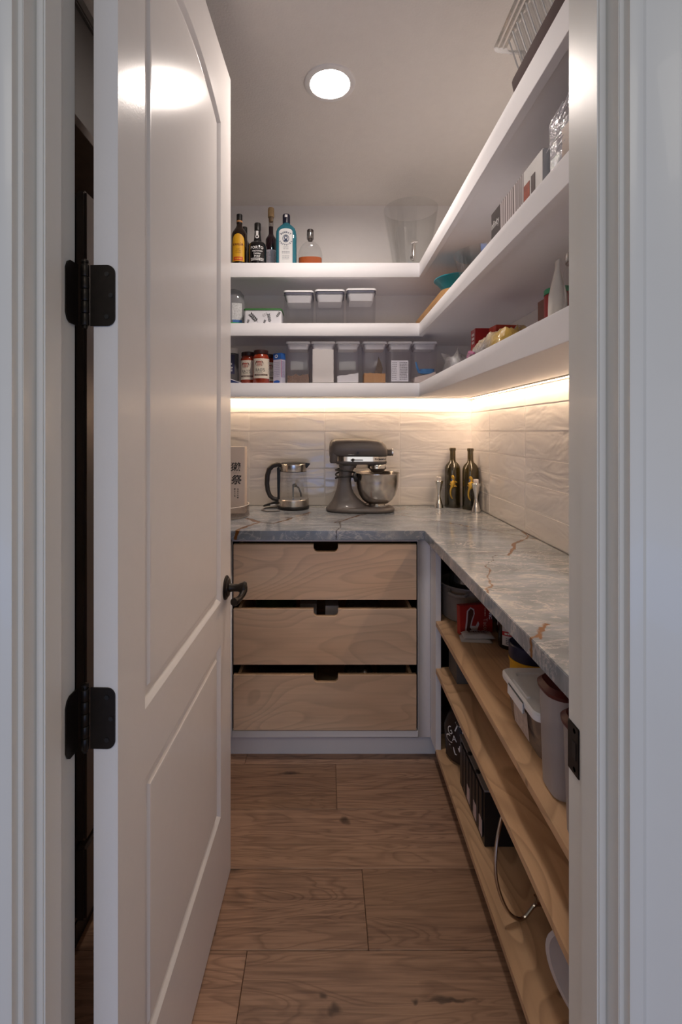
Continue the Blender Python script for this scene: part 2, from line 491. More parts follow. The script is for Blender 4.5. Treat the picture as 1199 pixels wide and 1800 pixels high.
def tile_mat():
    m, nt, b = nodes('glazed_tile')
    co, rnd = coords(nt, (2.2, 2.2, 7.0), offset_random=True)
    h = noise_tex(nt, co, 2.0, 2, .5, .8)
    c = mixc(nt, rnd, (.84, .81, .79), (.89, .86, .84))
    c = mixc(nt, math_node(nt, 'MULTIPLY', ramp(nt, h, [(.35, 0.0), (.7, 1.0)]), .25), c, (.72, .69, .67))
    nt.links.new(c, b.inputs['Base Color'])
    b.inputs['Roughness'].default_value = .10
    bump(nt, b, h, .50, .010)
    return m
TILE = tile_mat()

# ------------------------------------------------------------------ dimensions
XR, YB, ZC, XL = .771, 2.47, 2.478, -1.25        # right wall, back wall, ceiling, left wall
YF0, YF1 = .567, .685                            # front wall (room side, pantry side)
JR, JL = .352, -.364                             # clear opening
ZT, CT = .913, .036                              # counter top, thickness
CX, CY = .3825, 1.835                            # counter front edges
YS, XS = 2.125, .42                              # upper shelf front edges
S3, S2, S1 = (1.4562, 1.5176), (1.7301, 1.7865), (1.9938, 2.0578)

# ------------------------------------------------------------------ setting
floor_o = tag(MB().box(-2.2, 2.2, -2.6, YB + .1, -.06, -.012).build('floor', mat('subfloor', (.10, .065, .045), .7)),
              'wide oak plank floor of the pantry', kind='structure')
row_joint = {2: .038, 3: -.95, 4: .107, 5: -.197}
for i in range(14):
    y1 = 2.066 - .2208 * (i - 0); y0 = y1 - .2208
    if i == 0: y1, y0 = 2.2, 1.8452
    if i >= 1: y1 = 2.066 - .2208 * i; y0 = y1 - .2208
    j = {1: .038, 2: -.95, 3: .107, 4: -.197}.get(i, random.uniform(-.9, .9))
    xs = [-2.1] + sorted([v for v in (j - 1.8, j, j + 1.8) if -2.05 < v < 2.05]) + [2.1]
    for a, e in zip(xs, xs[1:]):
        cxp, cyp = (a + e) / 2, (y0 + y1) / 2
        p = MB().box(a + .0006 - cxp, e - .0006 - cxp, y0 + .0006 - cyp, y1 - .0006 - cyp, -.012, 0).build('plank', OAK, floor_o, bevel=.0012, segs=1)
        p.location = (cxp, cyp, 0)

tag(MB().box(XL - .1, XR + .1, YF1, YB + .1, ZC, ZC + .08).build('ceiling', CEIL), 'textured painted pantry ceiling', kind='structure')
wb = tag(MB().box(XL - .1, XR + .1, YB, YB + .1, 0, ZC).build('wall_back', WALL), 'painted back wall with tiled backsplash', kind='structure')
wr = tag(MB().box(XR, XR + .1, YF1, YB, 0, ZC).build('wall_right', WALL), 'painted right wall with tiled backsplash', kind='structure')
tag(MB().box(XL - .1, XL, YF1, YB, 0, ZC).build('wall_left', WALL), 'painted left wall behind the open door', kind='structure')
ZH = 2.345
fw = MB().box(-2.2, JL - .018, YF0, YF1, 0, 2.7).box(JR + .018, 2.2, YF0, YF1, 0, 2.7).box(JL - .018, JR + .018, YF0, YF1, ZH + .018, 2.7)
tag(fw.build('wall_front', WALL), 'wall around the pantry doorway', kind='structure')

# backsplash: grout bed and separate glazed tiles
zrows = [.9145, 1.0084, 1.1066, 1.202, 1.300, 1.395, 1.4705]
xcols = [XL, -1.179, -.789, -.399, -.006, .384, XR - .008]
ycols = [YF1, 1.02, 1.41, 1.80, 2.19, YB - .008]
MB().box(XL, XR, YB - .0098, YB - .0005, ZT + .001, 1.4705).build('grout_bed', GROUT, wb)
MB().box(XR - .0098, XR - .0005, YF1, YB - .010, ZT + .001, 1.4705).build('grout_bed', GROUT, wr)
tile_cache = {}
def tile(L, H, axis, loc, par):
    key = (round(L, 4), round(H, 4), axis)
    g = .0011
    if key not in tile_cache:
        mb = MB()
        if axis == 'X': mb.box(-L / 2 + g, L / 2 - g, -.004, .004, -H / 2 + g, H / 2 - g)
        else: mb.box(-.004, .004, -L / 2 + g, L / 2 - g, -H / 2 + g, H / 2 - g)
        o = mb.build('tile', TILE, par, bevel=.0026, segs=3)
        tile_cache[key] = o.data
    else:
        o = bpy.data.objects.new('tile', tile_cache[key]); COL.objects.link(o); o.parent = par
    o.location = loc
for z0, z1 in zip(zrows, zrows[1:]):
    for a, e in zip(xcols, xcols[1:]):
        tile(e - a, z1 - z0, 'X', ((a + e) / 2, YB - .0075, (z0 + z1) / 2), wb)
    for a, e in zip(ycols, ycols[1:]):
        tile(e - a, z1 - z0, 'Y', (XR - .0075, (a + e) / 2, (z0 + z1) / 2), wr)

# door frame: jambs with stops, casings
def jamb(name, X, s, label):
    """s = +1 right jamb (body extends to +X), -1 left"""
    o = tag(MB().box(min(X, X + s * .018), max(X, X + s * .018), YF0, YF1, 0, ZH + .018).build(name, TRIM, bevel=.001), label, kind='structure')
    a, e = X - s * .011, X
    MB().box(min(a, e), max(a, e), .592, .6315, 0, ZH).build('stop', TRIM, o, bevel=.002)
    prof = [(.006, 0), (.006, .011), (.012, .0135), (.020, .0135), (.026, .010), (.040, .0115), (.058, .016), (.066, .0185), (.086, .0185), (.092, .014), (.092, 0)]
    poly = [(X + s * u, YF0 - d) for u, d in prof]
    MB().prism(poly, 0, ZH + .09).build('casing', TRIM, o, angle=25)
    return o
jr = jamb('trim_1', JR, 1, 'white painted right door jamb with stop and casing')
jl = jamb('trim_2', JL, -1, 'white painted left door jamb with stop and casing')
hd = tag(MB().box(JL, JR, YF0, YF1, ZH, ZH + .018).build('trim_3', TRIM, bevel=.001), 'white painted head jamb above the doorway', kind='structure')
MB().box(JL, JR, .592, .6315, ZH - .011, ZH).build('stop', TRIM, hd, bevel=.002)
MB().box(JL - .092, JR + .092, YF0 - .0185, YF0, ZH + .006, ZH + .092).build('casing', TRIM, hd, bevel=.004)
# strike plate on the right jamb
sp = MB().box(JR - .0018, JR + .001, .655, .6845, .815, .885).build('strike_plate', BRONZE, jr, bevel=.001)
MB().box(JR - .0026, JR - .001, .661, .671, .838, .862).build('latch_hole', BLACK, sp)
for zz in (.823, .877):
    MB().lathe([(.0035, 0), (.003, .0012)], 12, (JR - .0018, .666, zz), M=None, axis='X').build('screw', STEEL, sp)

# ------------------------------------------------------------------ open door
door = thing('door_1', 'tall white two-panel arch-top door standing open on the left', None, (-.304, .69, 0), -math.atan(.0329), kind='structure')
DW, DT, DZ0, DZ1 = .702, .036, .010, 2.335
def arch_outline(y0, y1, z0, z1, sag, n=16):
    pts = [(y0, z0), (y1, z0)]
    if sag <= 0: return pts + [(y1, z1), (y0, z1)]
    for k in range(n + 1):
        t = k / n
        y = y1 + (y0 - y1) * t
        pts.append((y, z1 + sag * (1 - (2 * t - 1) ** 2)))
    return pts
def inset(poly, d):
    n = len(poly); out = []
    for i in range(n):
        p0, p1, p2 = Vector(poly[i - 1]), Vector(poly[i]), Vector(poly[(i + 1) % n])
        a, b2 = (p1 - p0).normalized(), (p2 - p1).normalized()
        n1, n2 = Vector((-a.y, a.x)), Vector((-b2.y, b2.x))
        mm = (n1 + n2)
        mm = mm / max(mm.length_squared / 2, .05)
        out.append(tuple(p1 + mm * d))
    return out
up = arch_outline(.095, DW - .113, .837, 2.135, .058)
lp = arch_outline(.095, DW - .113, .255, .721, 0)
outer = [(0, DZ0), (DW, DZ0), (DW, DZ1), (0, DZ1)]
mb = MB()
for side, xo in ((1, 0.0), (-1, -DT)):
    loops = [outer, up, lp]
    tri = tessellate_polygon([[Vector((a, b, 0)) for a, b in L] for L in loops])
    allp = [q for L in loops for q in L]
    mb.add([(xo, a, b) for a, b in allp], [tuple(t) for t in tri])
mb.add([(x, a, b) for x in (0, -DT) for a, b in outer], [(k, (k + 1) % 4, 4 + (k + 1) % 4, 4 + k) for k in range(4)])
slab = mb.build('slab', DOORP, door, fixn=False, smooth=False)
bm = bmesh.new(); bm.from_mesh(slab.data); bmesh.ops.remove_doubles(bm, verts=bm.verts, dist=1e-5); bmesh.ops.recalc_face_normals(bm, faces=bm.faces); bm.to_mesh(slab.data); bm.free()
# make sure the face normals point outwards
for poly, sag in ((up, 1), (lp, 0)):
    pm = MB()
    for side, xo in ((1, 0.0), (-1, -DT)):
        lo = [(poly, 0.0), (inset(poly, .003), -.0015), (inset(poly, .012), -.0085), (inset(poly, .018), -.0095), (inset(poly, .026), -.0075), (inset(poly, .030), -.0035), (inset(poly, .034), -.003)]
        pm.loft([[(xo + side * d, a, b) for a, b in L] for L, d in lo], cap0=False, cap1=False)
        L, d = lo[-1]
        tri = tessellate_polygon([[Vector((a, b, 0)) for a, b in L]])
        pm.add([(xo + side * d, a, b) for a, b in L], [tuple(t) for t in tri])
    pm.build('panel', DOORP, door, angle=28)
def hinge(zc):
    hz = .0445 if zc > 1 else .0445
    # the leaf on the door edge (faces the doorway), local coordinates of the door
    pl = [(-.0355, -hz), (-.012, -hz), (-.006, -hz + .003), (-.0015, -hz + .012), (-.0015, hz - .012), (-.006, hz - .003), (-.012, hz), (-.0355, hz)]
    r = .012
    pl = [(-.040, -hz), (-.0065 - r + .003, -hz)]
    for k in range(7):
        a = -PI / 2 + PI / 2 * k / 6
        pl.append((-.0065 - r + r * math.cos(a) + .003, -hz + r + r * math.sin(a)))
    for k in range(7):
        a = PI / 2 * k / 6
        pl.append((-.0065 - r + r * math.cos(a) + .003, hz - r + r * math.sin(a)))
    pl.append((-.040, hz))
    root = MB().prism([(a, b + zc) for a, b in pl], -.0022, -.0002, 'XZ').build('hinge', BRONZE, door)
    for u, v in ((-.0155, -.031), (-.0095, 0), (-.0155, .031)):
        MB().lathe([(.0034, -.0032), (.0034, -.0021), (.0016, -.0028)], 12, (u, 0, zc + v), 'Y').build('screw', BLACK, root)
    for k in range(5):
        z0 = zc - hz + k * hz * .4
        MB().lathe([(.0054, z0 + .0005), (.0058, z0 + .0012), (.0058, z0 + hz * .4 - .0012), (.0054, z0 + hz * .4 - .0005)], 16, (-.0465, -.004, 0)).build('knuckle', BRONZE, root)
    MB().lathe([(.0035, zc - hz - .004), (.0035, zc + hz + .003), (.0052, zc + hz + .003), (.005, zc + hz + .006), (.002, zc + hz + .008)], 14, (-.0465, -.004, 0)).build('pin', BRONZE, root)
    # leaf on the jamb face
    a0 = -.0040
    jp = [(a0, -hz), (-.024, -hz), (-.030, -hz + .004), (-.034, -hz + .013), (-.034, hz - .013), (-.030, hz - .004), (-.024, hz), (a0, hz)]
    jx = -.0600
    lf = MB().prism([(a, b + zc) for a, b in jp], jx + .0012, jx + .0032, 'YZ').build('leaf', BRONZE, root)
    for u, v in ((-.020, -.031), (-.027, 0), (-.020, .031)):
        pass
hinge(1.498); hinge(.881)
# lever handle
hr = MB().lathe([(.0335, 0), (.0335, .003), (.030, .006), (.026, .0065), (.024, .010), (.016, .012)], 28, (0, .642, .859), 'X').build('lever_handle', BRONZE, door)
MB().lathe([(.013, .010), (.0105, .02), (.0105, .036), (.015, .046), (.0175, .052), (.015, .058), (.008, .060)], 20, (0, .642, .859), 'X').build('spindle', BRONZE, hr)
MB().tube([(.050, .642, .859), (.052, .634, .852), (.051, .622, .845), (.047, .608, .841), (.043, .594, .840), (.040, .583, .841), (.038, .577, .842)],
          [.012, .011, .0085, .0080, .0095, .0115, .0105], 14).build('lever', BRONZE, hr)

# ------------------------------------------------------------------ ceiling downlight
cl = thing('ceiling_downlight', 'round recessed ceiling downlight, switched on', 'ceiling light', (.0135, 1.597, ZC))
MB().lathe([(.066, -.0005), (.066, -.0055), (.068, -.007), (.082, -.007), (.086, -.005), (.087, -.0005)], 40, cap0=False, cap1=False).build('trim_ring', mat('lamp_ring', (.8, .78, .76), .4), cl)
MB().lathe([(.0005, -.0012), (.04, -.0012), (.0655, -.0012)], 40, cap0=False, cap1=False).build('lens', emit('lamp_lens', (1.0, .88, .80), LAMP_STRENGTH), cl)

# ------------------------------------------------------------------ upper shelves (L-shaped)
def L_poly(y0, x0, inset_=0.0):
    return [(XL + .001, y0), (x0, y0), (x0, YF1 + .001), (XR - .001, YF1 + .001), (XR - .001, YB - .001), (XL + .001, YB - .001)]
def upper_shelf(name, zb, zt, label):
    r = thing(name, label, 'shelf', (0, 0, zb))
    h = zt - zb
    MB().prism(L_poly(YS + .02, XS + .02), .016, h - .0005).build('board', SHELFP, r, smooth=False)
    MB().prism([(XL + .001, YS), (XS, YS), (XS + .02, YS + .02), (XL + .001, YS + .02)], 0, h).build('fascia', SHELFP, r, bevel=.0008, segs=1)
    MB().prism([(XS, YS), (XS, YF1 + .001), (XS + .02, YF1 + .001), (XS + .02, YS + .02)], 0, h).build('fascia', SHELFP, r, bevel=.0008, segs=1)
upper_shelf('corner_shelf', *S3, 'lowest white corner shelf, with lights under it')
upper_shelf('corner_shelf', *S2, 'middle white corner shelf of the three')
upper_shelf('corner_shelf', *S1, 'topmost white corner shelf, near the ceiling')
LED = emit('warm_led', (1.0, .70, .45), LED_STRENGTH)
led_al = mat('led_channel', (.7, .66, .6), .4)
def led(x0, x1, y0, y1, label):
    z = S3[0] + .016
    r = thing('light_strip', label, 'light strip', ((x0 + x1) / 2, (y0 + y1) / 2, z - .010), group='strip lights under the lowest shelf')
    hx, hy = (x1 - x0) / 2, (y1 - y0) / 2
    MB().box(-hx, hx, -hy, hy, .004, .0098).build('channel', led_al, r)
    MB().add([(-hx, -hy, .0035), (hx, -hy, .0035), (hx, hy, .0035), (-hx, hy, .0035)], [(0, 3, 2, 1)]).build('diffuser', LED, r, fixn=False)
led(XL + .02, XR - .041, YB - .040, YB - .028, 'glowing warm light strip along the back wall under the lowest shelf')
led(XR - .040, XR - .028, YF1 + .02, YB - .041, 'glowing warm light strip along the right wall under the lowest shelf')

# ------------------------------------------------------------------ countertop and base units
MB_ct = MB().prism([(XL + .001, CY), (CX, CY), (CX, YF1 + .001), (XR - .0125, YF1 + .001), (XR - .0125, YB - .0125), (XL + .001, YB - .0125)], ZT - CT, ZT)
tag(MB_ct.build('countertop', MARBLE, bevel=.0015, segs=2), 'polished grey marble corner countertop with rust-coloured veins', 'countertop')

FY = 1.86     # face frame plane of the back cabinet
cab = thing('drawer_cabinet', 'white face-frame cabinet with three pull-out plywood drawers under the countertop', 'cabinet', (0, FY, 0))
OX0, OX1, OZ0, OZ1 = -.370, .363, .119, .8655
ff = MB().box(-.40, OX0, 0, .02, .0945, .8765).box(OX1, .412, 0, .02, .0945, .8765).box(OX0, OX1, 0, .02, OZ1, .8765).box(OX0, OX1, 0, .02, .0945, OZ0)
ff.build('face_frame', CABP, cab, bevel=.0008, segs=1)
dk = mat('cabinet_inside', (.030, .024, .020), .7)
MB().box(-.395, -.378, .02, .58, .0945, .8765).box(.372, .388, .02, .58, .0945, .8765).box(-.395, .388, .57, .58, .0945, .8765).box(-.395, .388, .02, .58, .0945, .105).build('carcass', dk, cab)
MB().box(-.40, .44, .043, .055, 0, .0945).build('toe_kick', CABP, cab)
def drawer(z0, z1, pull):
    """drawer box with a notched plywood front; pull = how far it stands out"""
    x0, x1 = -.364, .3565
    y = -.002 - pull
    bx = MB().box(x0 + .014, x0 + .026, y + .018, .52, z0 + .012, z1 - .004).box(x1 - .026, x1 - .014, y + .018, .52, z0 + .012, z1 - .004)
    bx.box(x0 + .026, x1 - .026, .508, .52, z0 + .012, z1 - .004).box(x0 + .014, x1 - .014, y + .018, .52, z0 + .004, z0 + .012)
    d = bx.build('drawer', BIRCH_X, cab)
    nx, nw, nd, r = -.0005, .048, .029, .016
    pl = [(x0, z0), (x1, z0), (x1, z1), (nx + nw, z1), (nx + nw, z1 - nd + r)]
    for k in range(1, 7):
        a = PI / 2 * k / 6
        pl.append((nx + nw - r + r * math.cos(a), z1 - nd + r - r * math.sin(a)))
    for k in range(0, 7):
        a = PI / 2 * k / 6
        pl.append((nx - nw + r - r * math.sin(a), z1 - nd + r - r * math.cos(a)))
    pl += [(nx - nw, z1), (x0, z1)]
    f = MB().prism([(a, b - (z0 + z1) / 2) for a, b in pl], y, y + .018, 'XZ').build('drawer_front', BIRCH_X, d, bevel=.0008, segs=1)
    f.location = (0, 0, (z0 + z1) / 2)
    MB().box(x0 + .002, x0 + .013, .03, .5, z0 + .02, z0 + .05).build('slide', STEEL, d)
    MB().box(x1 - .013, x1 - .002, .03, .5, z0 + .02, z0 + .05).build('slide', STEEL, d)
    return d
ZD = [(.636, .8545), (.381, .600), (.123, .3405)]
for (a, e) in ZD: drawer(a, e, .0)

# left blank base cabinet behind the open door
MB_l = MB().box(XL + .002, -.402, 0, .58, .0945, .8765)
lc = thing('base_cabinet', 'plain white base cabinet hidden behind the open door', 'cabinet', (0, FY, 0))
MB_l.build('carcass', CABP, lc)
MB().box(XL + .002, -.402, .043, .055, 0, .0945).build('toe_kick', CABP, lc)

ZU, ZM, ZB = .587, .410, .105
XF = .412
ou = thing('open_shelf_unit', 'open plywood shelf unit under the right-hand countertop', 'shelf unit', (XF, YF1, 0))
def ob(x0, x1, y0, y1, z0, z1): return MB().box(x0 - XF, x1 - XF, y0 - YF1, y1 - YF1, z0, z1)
ob(XF, XF + .02, 1.772, 1.8595, .0945, .8765).build('stile', CABP, ou, bevel=.0008, segs=1)
for zt, ye, y0 in ((ZU, 2.44, YF1 + .002), (ZM, 1.784, YF1 + .002), (ZB, 1.865, YF1 + .002)):
    xa = XF if ye < 1.9 else XF
    if ye > 1.9:
        s_ = ob(XF, XR - .001, y0, 1.7715, zt - .017, zt).box(.022, XR - .001 - XF, 1.7715 - YF1, ye - YF1, zt - .017, zt)
    elif zt == ZM:
        s_ = ob(XF, XR - .001, y0, 1.7715, zt - .017, zt).box(.0205, XR - .001 - XF, 1.7715 - YF1, ye - YF1, zt - .017, zt)
    else:
        s_ = ob(XF, XR - .001, y0, 1.7715, zt - .017, zt).box(.0205, XR - .001 - XF, 1.7715 - YF1, ye - YF1, zt - .017, zt)
    s_.build('shelf', BIRCH_Y, ou)
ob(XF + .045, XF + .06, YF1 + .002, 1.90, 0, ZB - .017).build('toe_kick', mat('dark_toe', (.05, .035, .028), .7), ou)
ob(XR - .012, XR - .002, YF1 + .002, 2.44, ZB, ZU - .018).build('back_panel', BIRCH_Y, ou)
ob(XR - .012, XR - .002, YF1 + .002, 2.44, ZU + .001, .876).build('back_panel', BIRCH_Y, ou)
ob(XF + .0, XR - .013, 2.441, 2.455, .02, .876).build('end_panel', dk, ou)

# ------------------------------------------------------------------ left side, seen through the hinge gap
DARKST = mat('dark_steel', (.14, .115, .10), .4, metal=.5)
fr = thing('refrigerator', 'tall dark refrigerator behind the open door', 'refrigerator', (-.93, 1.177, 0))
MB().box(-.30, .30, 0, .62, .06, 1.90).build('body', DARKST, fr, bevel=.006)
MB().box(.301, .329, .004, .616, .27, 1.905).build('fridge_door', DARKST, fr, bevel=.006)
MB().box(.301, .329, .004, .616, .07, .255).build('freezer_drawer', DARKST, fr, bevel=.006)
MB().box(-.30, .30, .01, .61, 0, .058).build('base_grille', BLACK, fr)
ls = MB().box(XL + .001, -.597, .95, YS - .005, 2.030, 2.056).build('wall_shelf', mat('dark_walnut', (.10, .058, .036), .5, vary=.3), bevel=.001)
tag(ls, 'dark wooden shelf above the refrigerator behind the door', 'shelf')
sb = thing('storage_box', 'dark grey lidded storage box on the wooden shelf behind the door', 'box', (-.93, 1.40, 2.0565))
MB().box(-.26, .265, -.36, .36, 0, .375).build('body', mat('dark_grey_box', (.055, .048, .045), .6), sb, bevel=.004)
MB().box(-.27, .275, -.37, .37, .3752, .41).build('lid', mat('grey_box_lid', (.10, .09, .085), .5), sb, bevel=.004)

# ------------------------------------------------------------------ top shelf, back: bottles
zs1 = S1[1]
BROWNG = mat('brown_glass', (.018, .008, .005), .08, coat=.5)
BLACKG = mat('black_glass', (.008, .007, .008), .08, coat=.5)
PLUM = mat('dark_plum_liquid', (.020, .006, .010), .08, coat=.5)
YEL = mat('yellow_label', (.80, .42, .02), .5)
CREAM = mat('cream_label', (.74, .66, .54), .6)

def bottle_prof(R, h_sh, h_neck, rn, H, lip=.0):
    p = [(R * .94, 0), (R, .004), (R, h_sh)]
    for k in range(1, 7):
        t = k / 6
        p.append((rn + (R - rn) * (math.cos(t * PI) + 1) / 2, h_sh + (h_neck - h_sh) * t))
    p += [(rn, H)]
    return p
# coffee liqueur
X = (421 - VX) * 2.2 / F
t = thing('liqueur_bottle', 'brown liqueur bottle with a yellow arched label, leftmost on the top shelf', 'bottle', (X, 2.2, zs1))
MB().lathe(bottle_prof(.0365, .150, .205, .0125, .232)).build('glass', BROWNG, t)
MB().lathe([(.0135, .206), (.0135, .249), (.012, .2505)], 20).build('cap', BLACK, t)
MB().lathe([(.0140, .212), (.0140, .220)], 20, cap0=False, cap1=False).build('neck_band', mat('tan_band', (.62, .30, .12), .5), t)
fn = cyl(.0369)
lb = patch(MB(), fn, -.031, .031, .022, .115, 18, 1, top=lambda q: .034 * math.sqrt(max(0, 1 - q * q))).build('label', YEL, t, fixn=False)
ink = MB(); f2 = cyl(.0372)
letters(ink, 'KAHLÚA', .014, f2, 0, .101, width=.050, bold=.03)
letters(ink, 'RUM', .005, f2, 0, .077); letters(ink, 'AND COFFEE', .005, f2, 0, .069, width=.026); letters(ink, 'LIQUEUR', .005, f2, 0, .061, width=.026)
ink.build('lettering', mat('maroon_ink', (.16, .015, .01), .6), lb, fixn=False)
patch(MB(), f2, -.022, .022, .026, .042, 12).build('red_strip', mat('red_strip', (.62, .05, .02), .5), lb, fixn=False)
fine_print(MB(), cyl(.0375), -.016, .016, .028, .040, 1, .006, 90).build('fine_print', YEL, lb, fixn=False)
# second dark bottle behind it
X = (430 - VX) * 2.33 / F
t = thing('dark_bottle', 'dark bottle mostly hidden behind the yellow-labelled liqueur bottle', 'bottle', (X, 2.33, zs1))
MB().lathe(bottle_prof(.034, .140, .195, .0125, .24)).build('glass', BLACKG, t)
MB().lathe([(.0135, .205), (.0135, .246), (.012, .248)], 18).build('cap', BLACK, t)
# port
X = (453 - VX) * 2.175 / F
t = thing('port_bottle', 'squat black port bottle with white lettering on the top shelf', 'bottle', (X, 2.175, zs1))
MB().lathe([(.039, 0), (.041, .004), (.0415, .070), (.0415, .088), (.039, .098), (.032, .106), (.0185, .112), (.0160, .128), (.0135, .165), (.0135, .176)]).build('glass', BLACKG, t)
MB().lathe([(.0145, .163), (.0150, .166), (.0150, .196), (.0135, .1985)], 20).build('cap', BLACK, t)
fn = cyl(.0172)
sl = disc(MB(), lambda u, v: Vector((.0190 * math.sin(u / .019), -.0190 * math.cos(u / .019), v)), 0, .132, .0085, .0095, 18, .5).build('neck_seal', WHITEINK, t, fixn=False)
patch(MB(), lambda u, v: Vector((.0180 * math.sin(u / .018), -.0180 * math.cos(u / .018), v)), -.006, .006, .140, .158, 6).build('paper_seal', WHITEINK, t, fixn=False)
fn = cyl(.0418); ink = MB()
letters(ink, 'PORTO', .0130, fn, .002, .074, width=.062, bold=.02, space=1.1)
letters(ink, 'VALDOURO', .0070, fn, .004, .058, width=.050, bold=.02)
letters(ink, 'TAWNY', .0085, fn, .004, .046, width=.036, bold=.02)
letters(ink, 'PORT', .0080, fn, .004, .034, width=.028, bold=.03)
patch(ink, fn, -.030, .036, .0265, .0272, 12); fine_print(ink, fn, -.028, .034, .014, .026, 2, .0035, 4)
ink.build('lettering', WHITEINK, t, fixn=False)
# tall corked bottle
X = (476.5 - VX) * 2.30 / F
t = thing('corked_bottle', 'slim dark wine bottle with a tall cork and pale label', 'bottle', (X, 2.30, zs1))
MB().lathe(bottle_prof(.0268, .170, .205, .0115, .236)).build('glass', PLUM, t)
MB().lathe([(.0118, .236), (.0118, .275), (.0125, .276), (.0125, .283)], 20, cap0=False).build('neck', clear('neck_glass', (.75, .72, .70), .2), t)
MB().lathe([(.0105, .262), (.0105, .281), (.0145, .283), (.0155, .290), (.0155, .320), (.0135, .328)], 20).build('cork', mat('cork', (.36, .24, .12), .8, vary=.3, vscale=120), t)
fn = cyl(.0271)
lb = patch(MB(), fn, -.026, .036, .03, .118, 16).build('label', mat('lilac_label', (.60, .55, .60), .6), t, fixn=False)
ink = MB(); f2 = cyl(.0273)
fine_print(ink, f2, .018, .034, .035, .112, 12, .004, 3); fine_print(ink, f2, -.022, .004, .036, .108, 12, .0022, 5)
ink.build('lettering', GREYINK, lb, fixn=False)
# blue gin bottle
X = (503.5 - VX) * 2.2 / F
t = thing('gin_bottle', 'square-shouldered blue glass gin bottle with a white label', 'bottle', (X, 2.2, zs1))
TEAL = clear('teal_glass', (.22, .58, .66), .14, diff=.45, dcol=(.05, .27, .36))
rings = []
for hx, hy, r, z in ((.0445, .030, .010, 0), (.0465, .032, .012, .004), (.0465, .032, .012, .150), (.0455, .031, .014, .164), (.0400, .029, .016, .180), (.0290, .024, .018, .193), (.0190, .0185, .0165, .202), (.0165, .0165, .0155, .207), (.0155, .0155, .0145, .222)):
    rings.append(rrect(hx, hy, r, z))
MB().loft(rings).build('glass', TEAL, t)
MB().lathe([(.0172, .207), (.0175, .209), (.0175, .245), (.0165, .2485)], 24).build('cap', mat('navy_cap', (.012, .012, .03), .35), t)
patch(MB(), cyl(.0178), -.006, .006, .233, .244, 6).build('cap_seal', WHITEINK, t, fixn=False)
fn = flat((0, -.0325, 0), (1, 0, 0), (0, 0, 1))
lb = patch(MB(), fn, -.031, .031, .010, .158, 16, 1, top=lambda q: .016 * math.sqrt(max(0, 1 - q * q))).build('label', mat('pale_label', (.72, .72, .71), .5), t, fixn=False)
ink = MB(); f2 = flat((0, -.0329, 0), (1, 0, 0), (0, 0, 1))
def arcword(w, R, cv, h, flip=1):
    for i, ch in enumerate(w):
        a = (i - (len(w) - 1) / 2) * .30
        letters(ink, ch, h, f2, R * math.sin(a), cv + flip * R * math.cos(a), bold=.03, rot=-a * flip)
arcword('BOMBAY', .030, .126, .0085, 1)
arcword('SAPPHIRE', .030, .128, .0080, -1)
disc(ink, f2, 0, .127, .0155, .018, 20, .82); disc(ink, f2, 0, .131, .0085, .010, 16, .5); patch(ink, f2, -.008, .008, .114, .121, 4, 1, lambda q: .003 * (1 - q * q))
letters(ink, 'LONDON', .004, f2, 0, .088); letters(ink, 'DRY GIN', .004, f2, 0, .080)
fine_print(ink, f2, -.018, .018, .058, .070, 2, .002, 6); fine_print(ink, f2, -.016, .016, .03, .05, 3, .0015, 7)
ink.build('lettering', mat('navy_ink', (.03, .05, .11), .6), lb, fixn=False)
fr_ = MB()
for d0, d1 in ((.0285, .0293),):
    patch(fr_, f2, -d1, -d0, .012, .158, 1); patch(fr_, f2, d0, d1, .012, .158, 1)
fr_.build('label_border', GREYINK, lb, fixn=False)
# whiskey flask
X = (545.5 - VX) * 2.2 / F
t = thing('whiskey_bottle', 'round-shouldered clear whiskey bottle with a little amber liquor left', 'bottle', (X, 2.2, zs1))
def flask(o=0.0, z0=.0, z1=1.0):
    rings = []
    for hx, z in ((.052, 0), (.0565, .005), (.057, .03), (.0565, .058), (.054, .076), (.048, .093), (.038, .107), (.026, .117), (.0165, .122), (.0140, .127), (.0132, .150)):
        if z0 <= z <= z1: rings.append(sellipse(0, 0, hx - o, min(hx, .030) - o, max(z, o), 2.4))
    return rings
MB().loft(flask(), cap1=False).build('glass', GLASS, t)
rr = flask(.003, 0, .05); top = sellipse(0, 0, .0535, .027, .047, 2.4)
MB().loft(rr + [top]).build('liquor', mat('amber_liquor', (.42, .10, .03), .1, coat=.3), t)
MB().lathe([(.0105, .128), (.0105, .151), (.0152, .152), (.0152, .178), (.013, .180)], 20).build('stopper', mat('dark_stopper', (.03, .022, .02), .45), t)
MB().lathe([(.0158, .136), (.0158, .165)], 20, cap0=False, cap1=False).build('neck_wrap', clear('neck_wrap', (.6, .58, .56), .2, diff=.3, dcol=(.3, .28, .27)), t)
# beverage dispenser
X = (722 - VX) * 2.28 / F
t = thing('drink_dispenser', 'large clear tapered drink dispenser with chrome tap on the top shelf', 'dispenser', (X, 2.28, zs1))
prof = [(.001, .006), (.070, .006), (.074, .0), (.079, .003), (.084, .03), (.103, .15), (.121, .25), (.128, .302), (.130, .312), (.1275, .313), (.124, .300), (.099, .15), (.080, .03), (.07, .012), (.001, .012)]
MB().lathe(prof, 44, cap0=False, cap1=False).build('vessel', GLASS, t)
tp = MB()
ta = math.radians(-3); 
Mx = Matrix.Rotation(ta, 4, 'Z')
tp.tube([(0, -.080, .045), (0, -.118, .045)], .008, 12, M=Mx).tube([(0, -.110, .104), (0, -.113, .075), (0, -.116, .030)], [.007, .0105, .0085], 12, M=Mx)
tp.lathe([(.014, -.094), (.014, -.088)], 16, (0, 0, .045), 'Y', M=Mx)
tpo = tp.build('tap', CHROME, t)
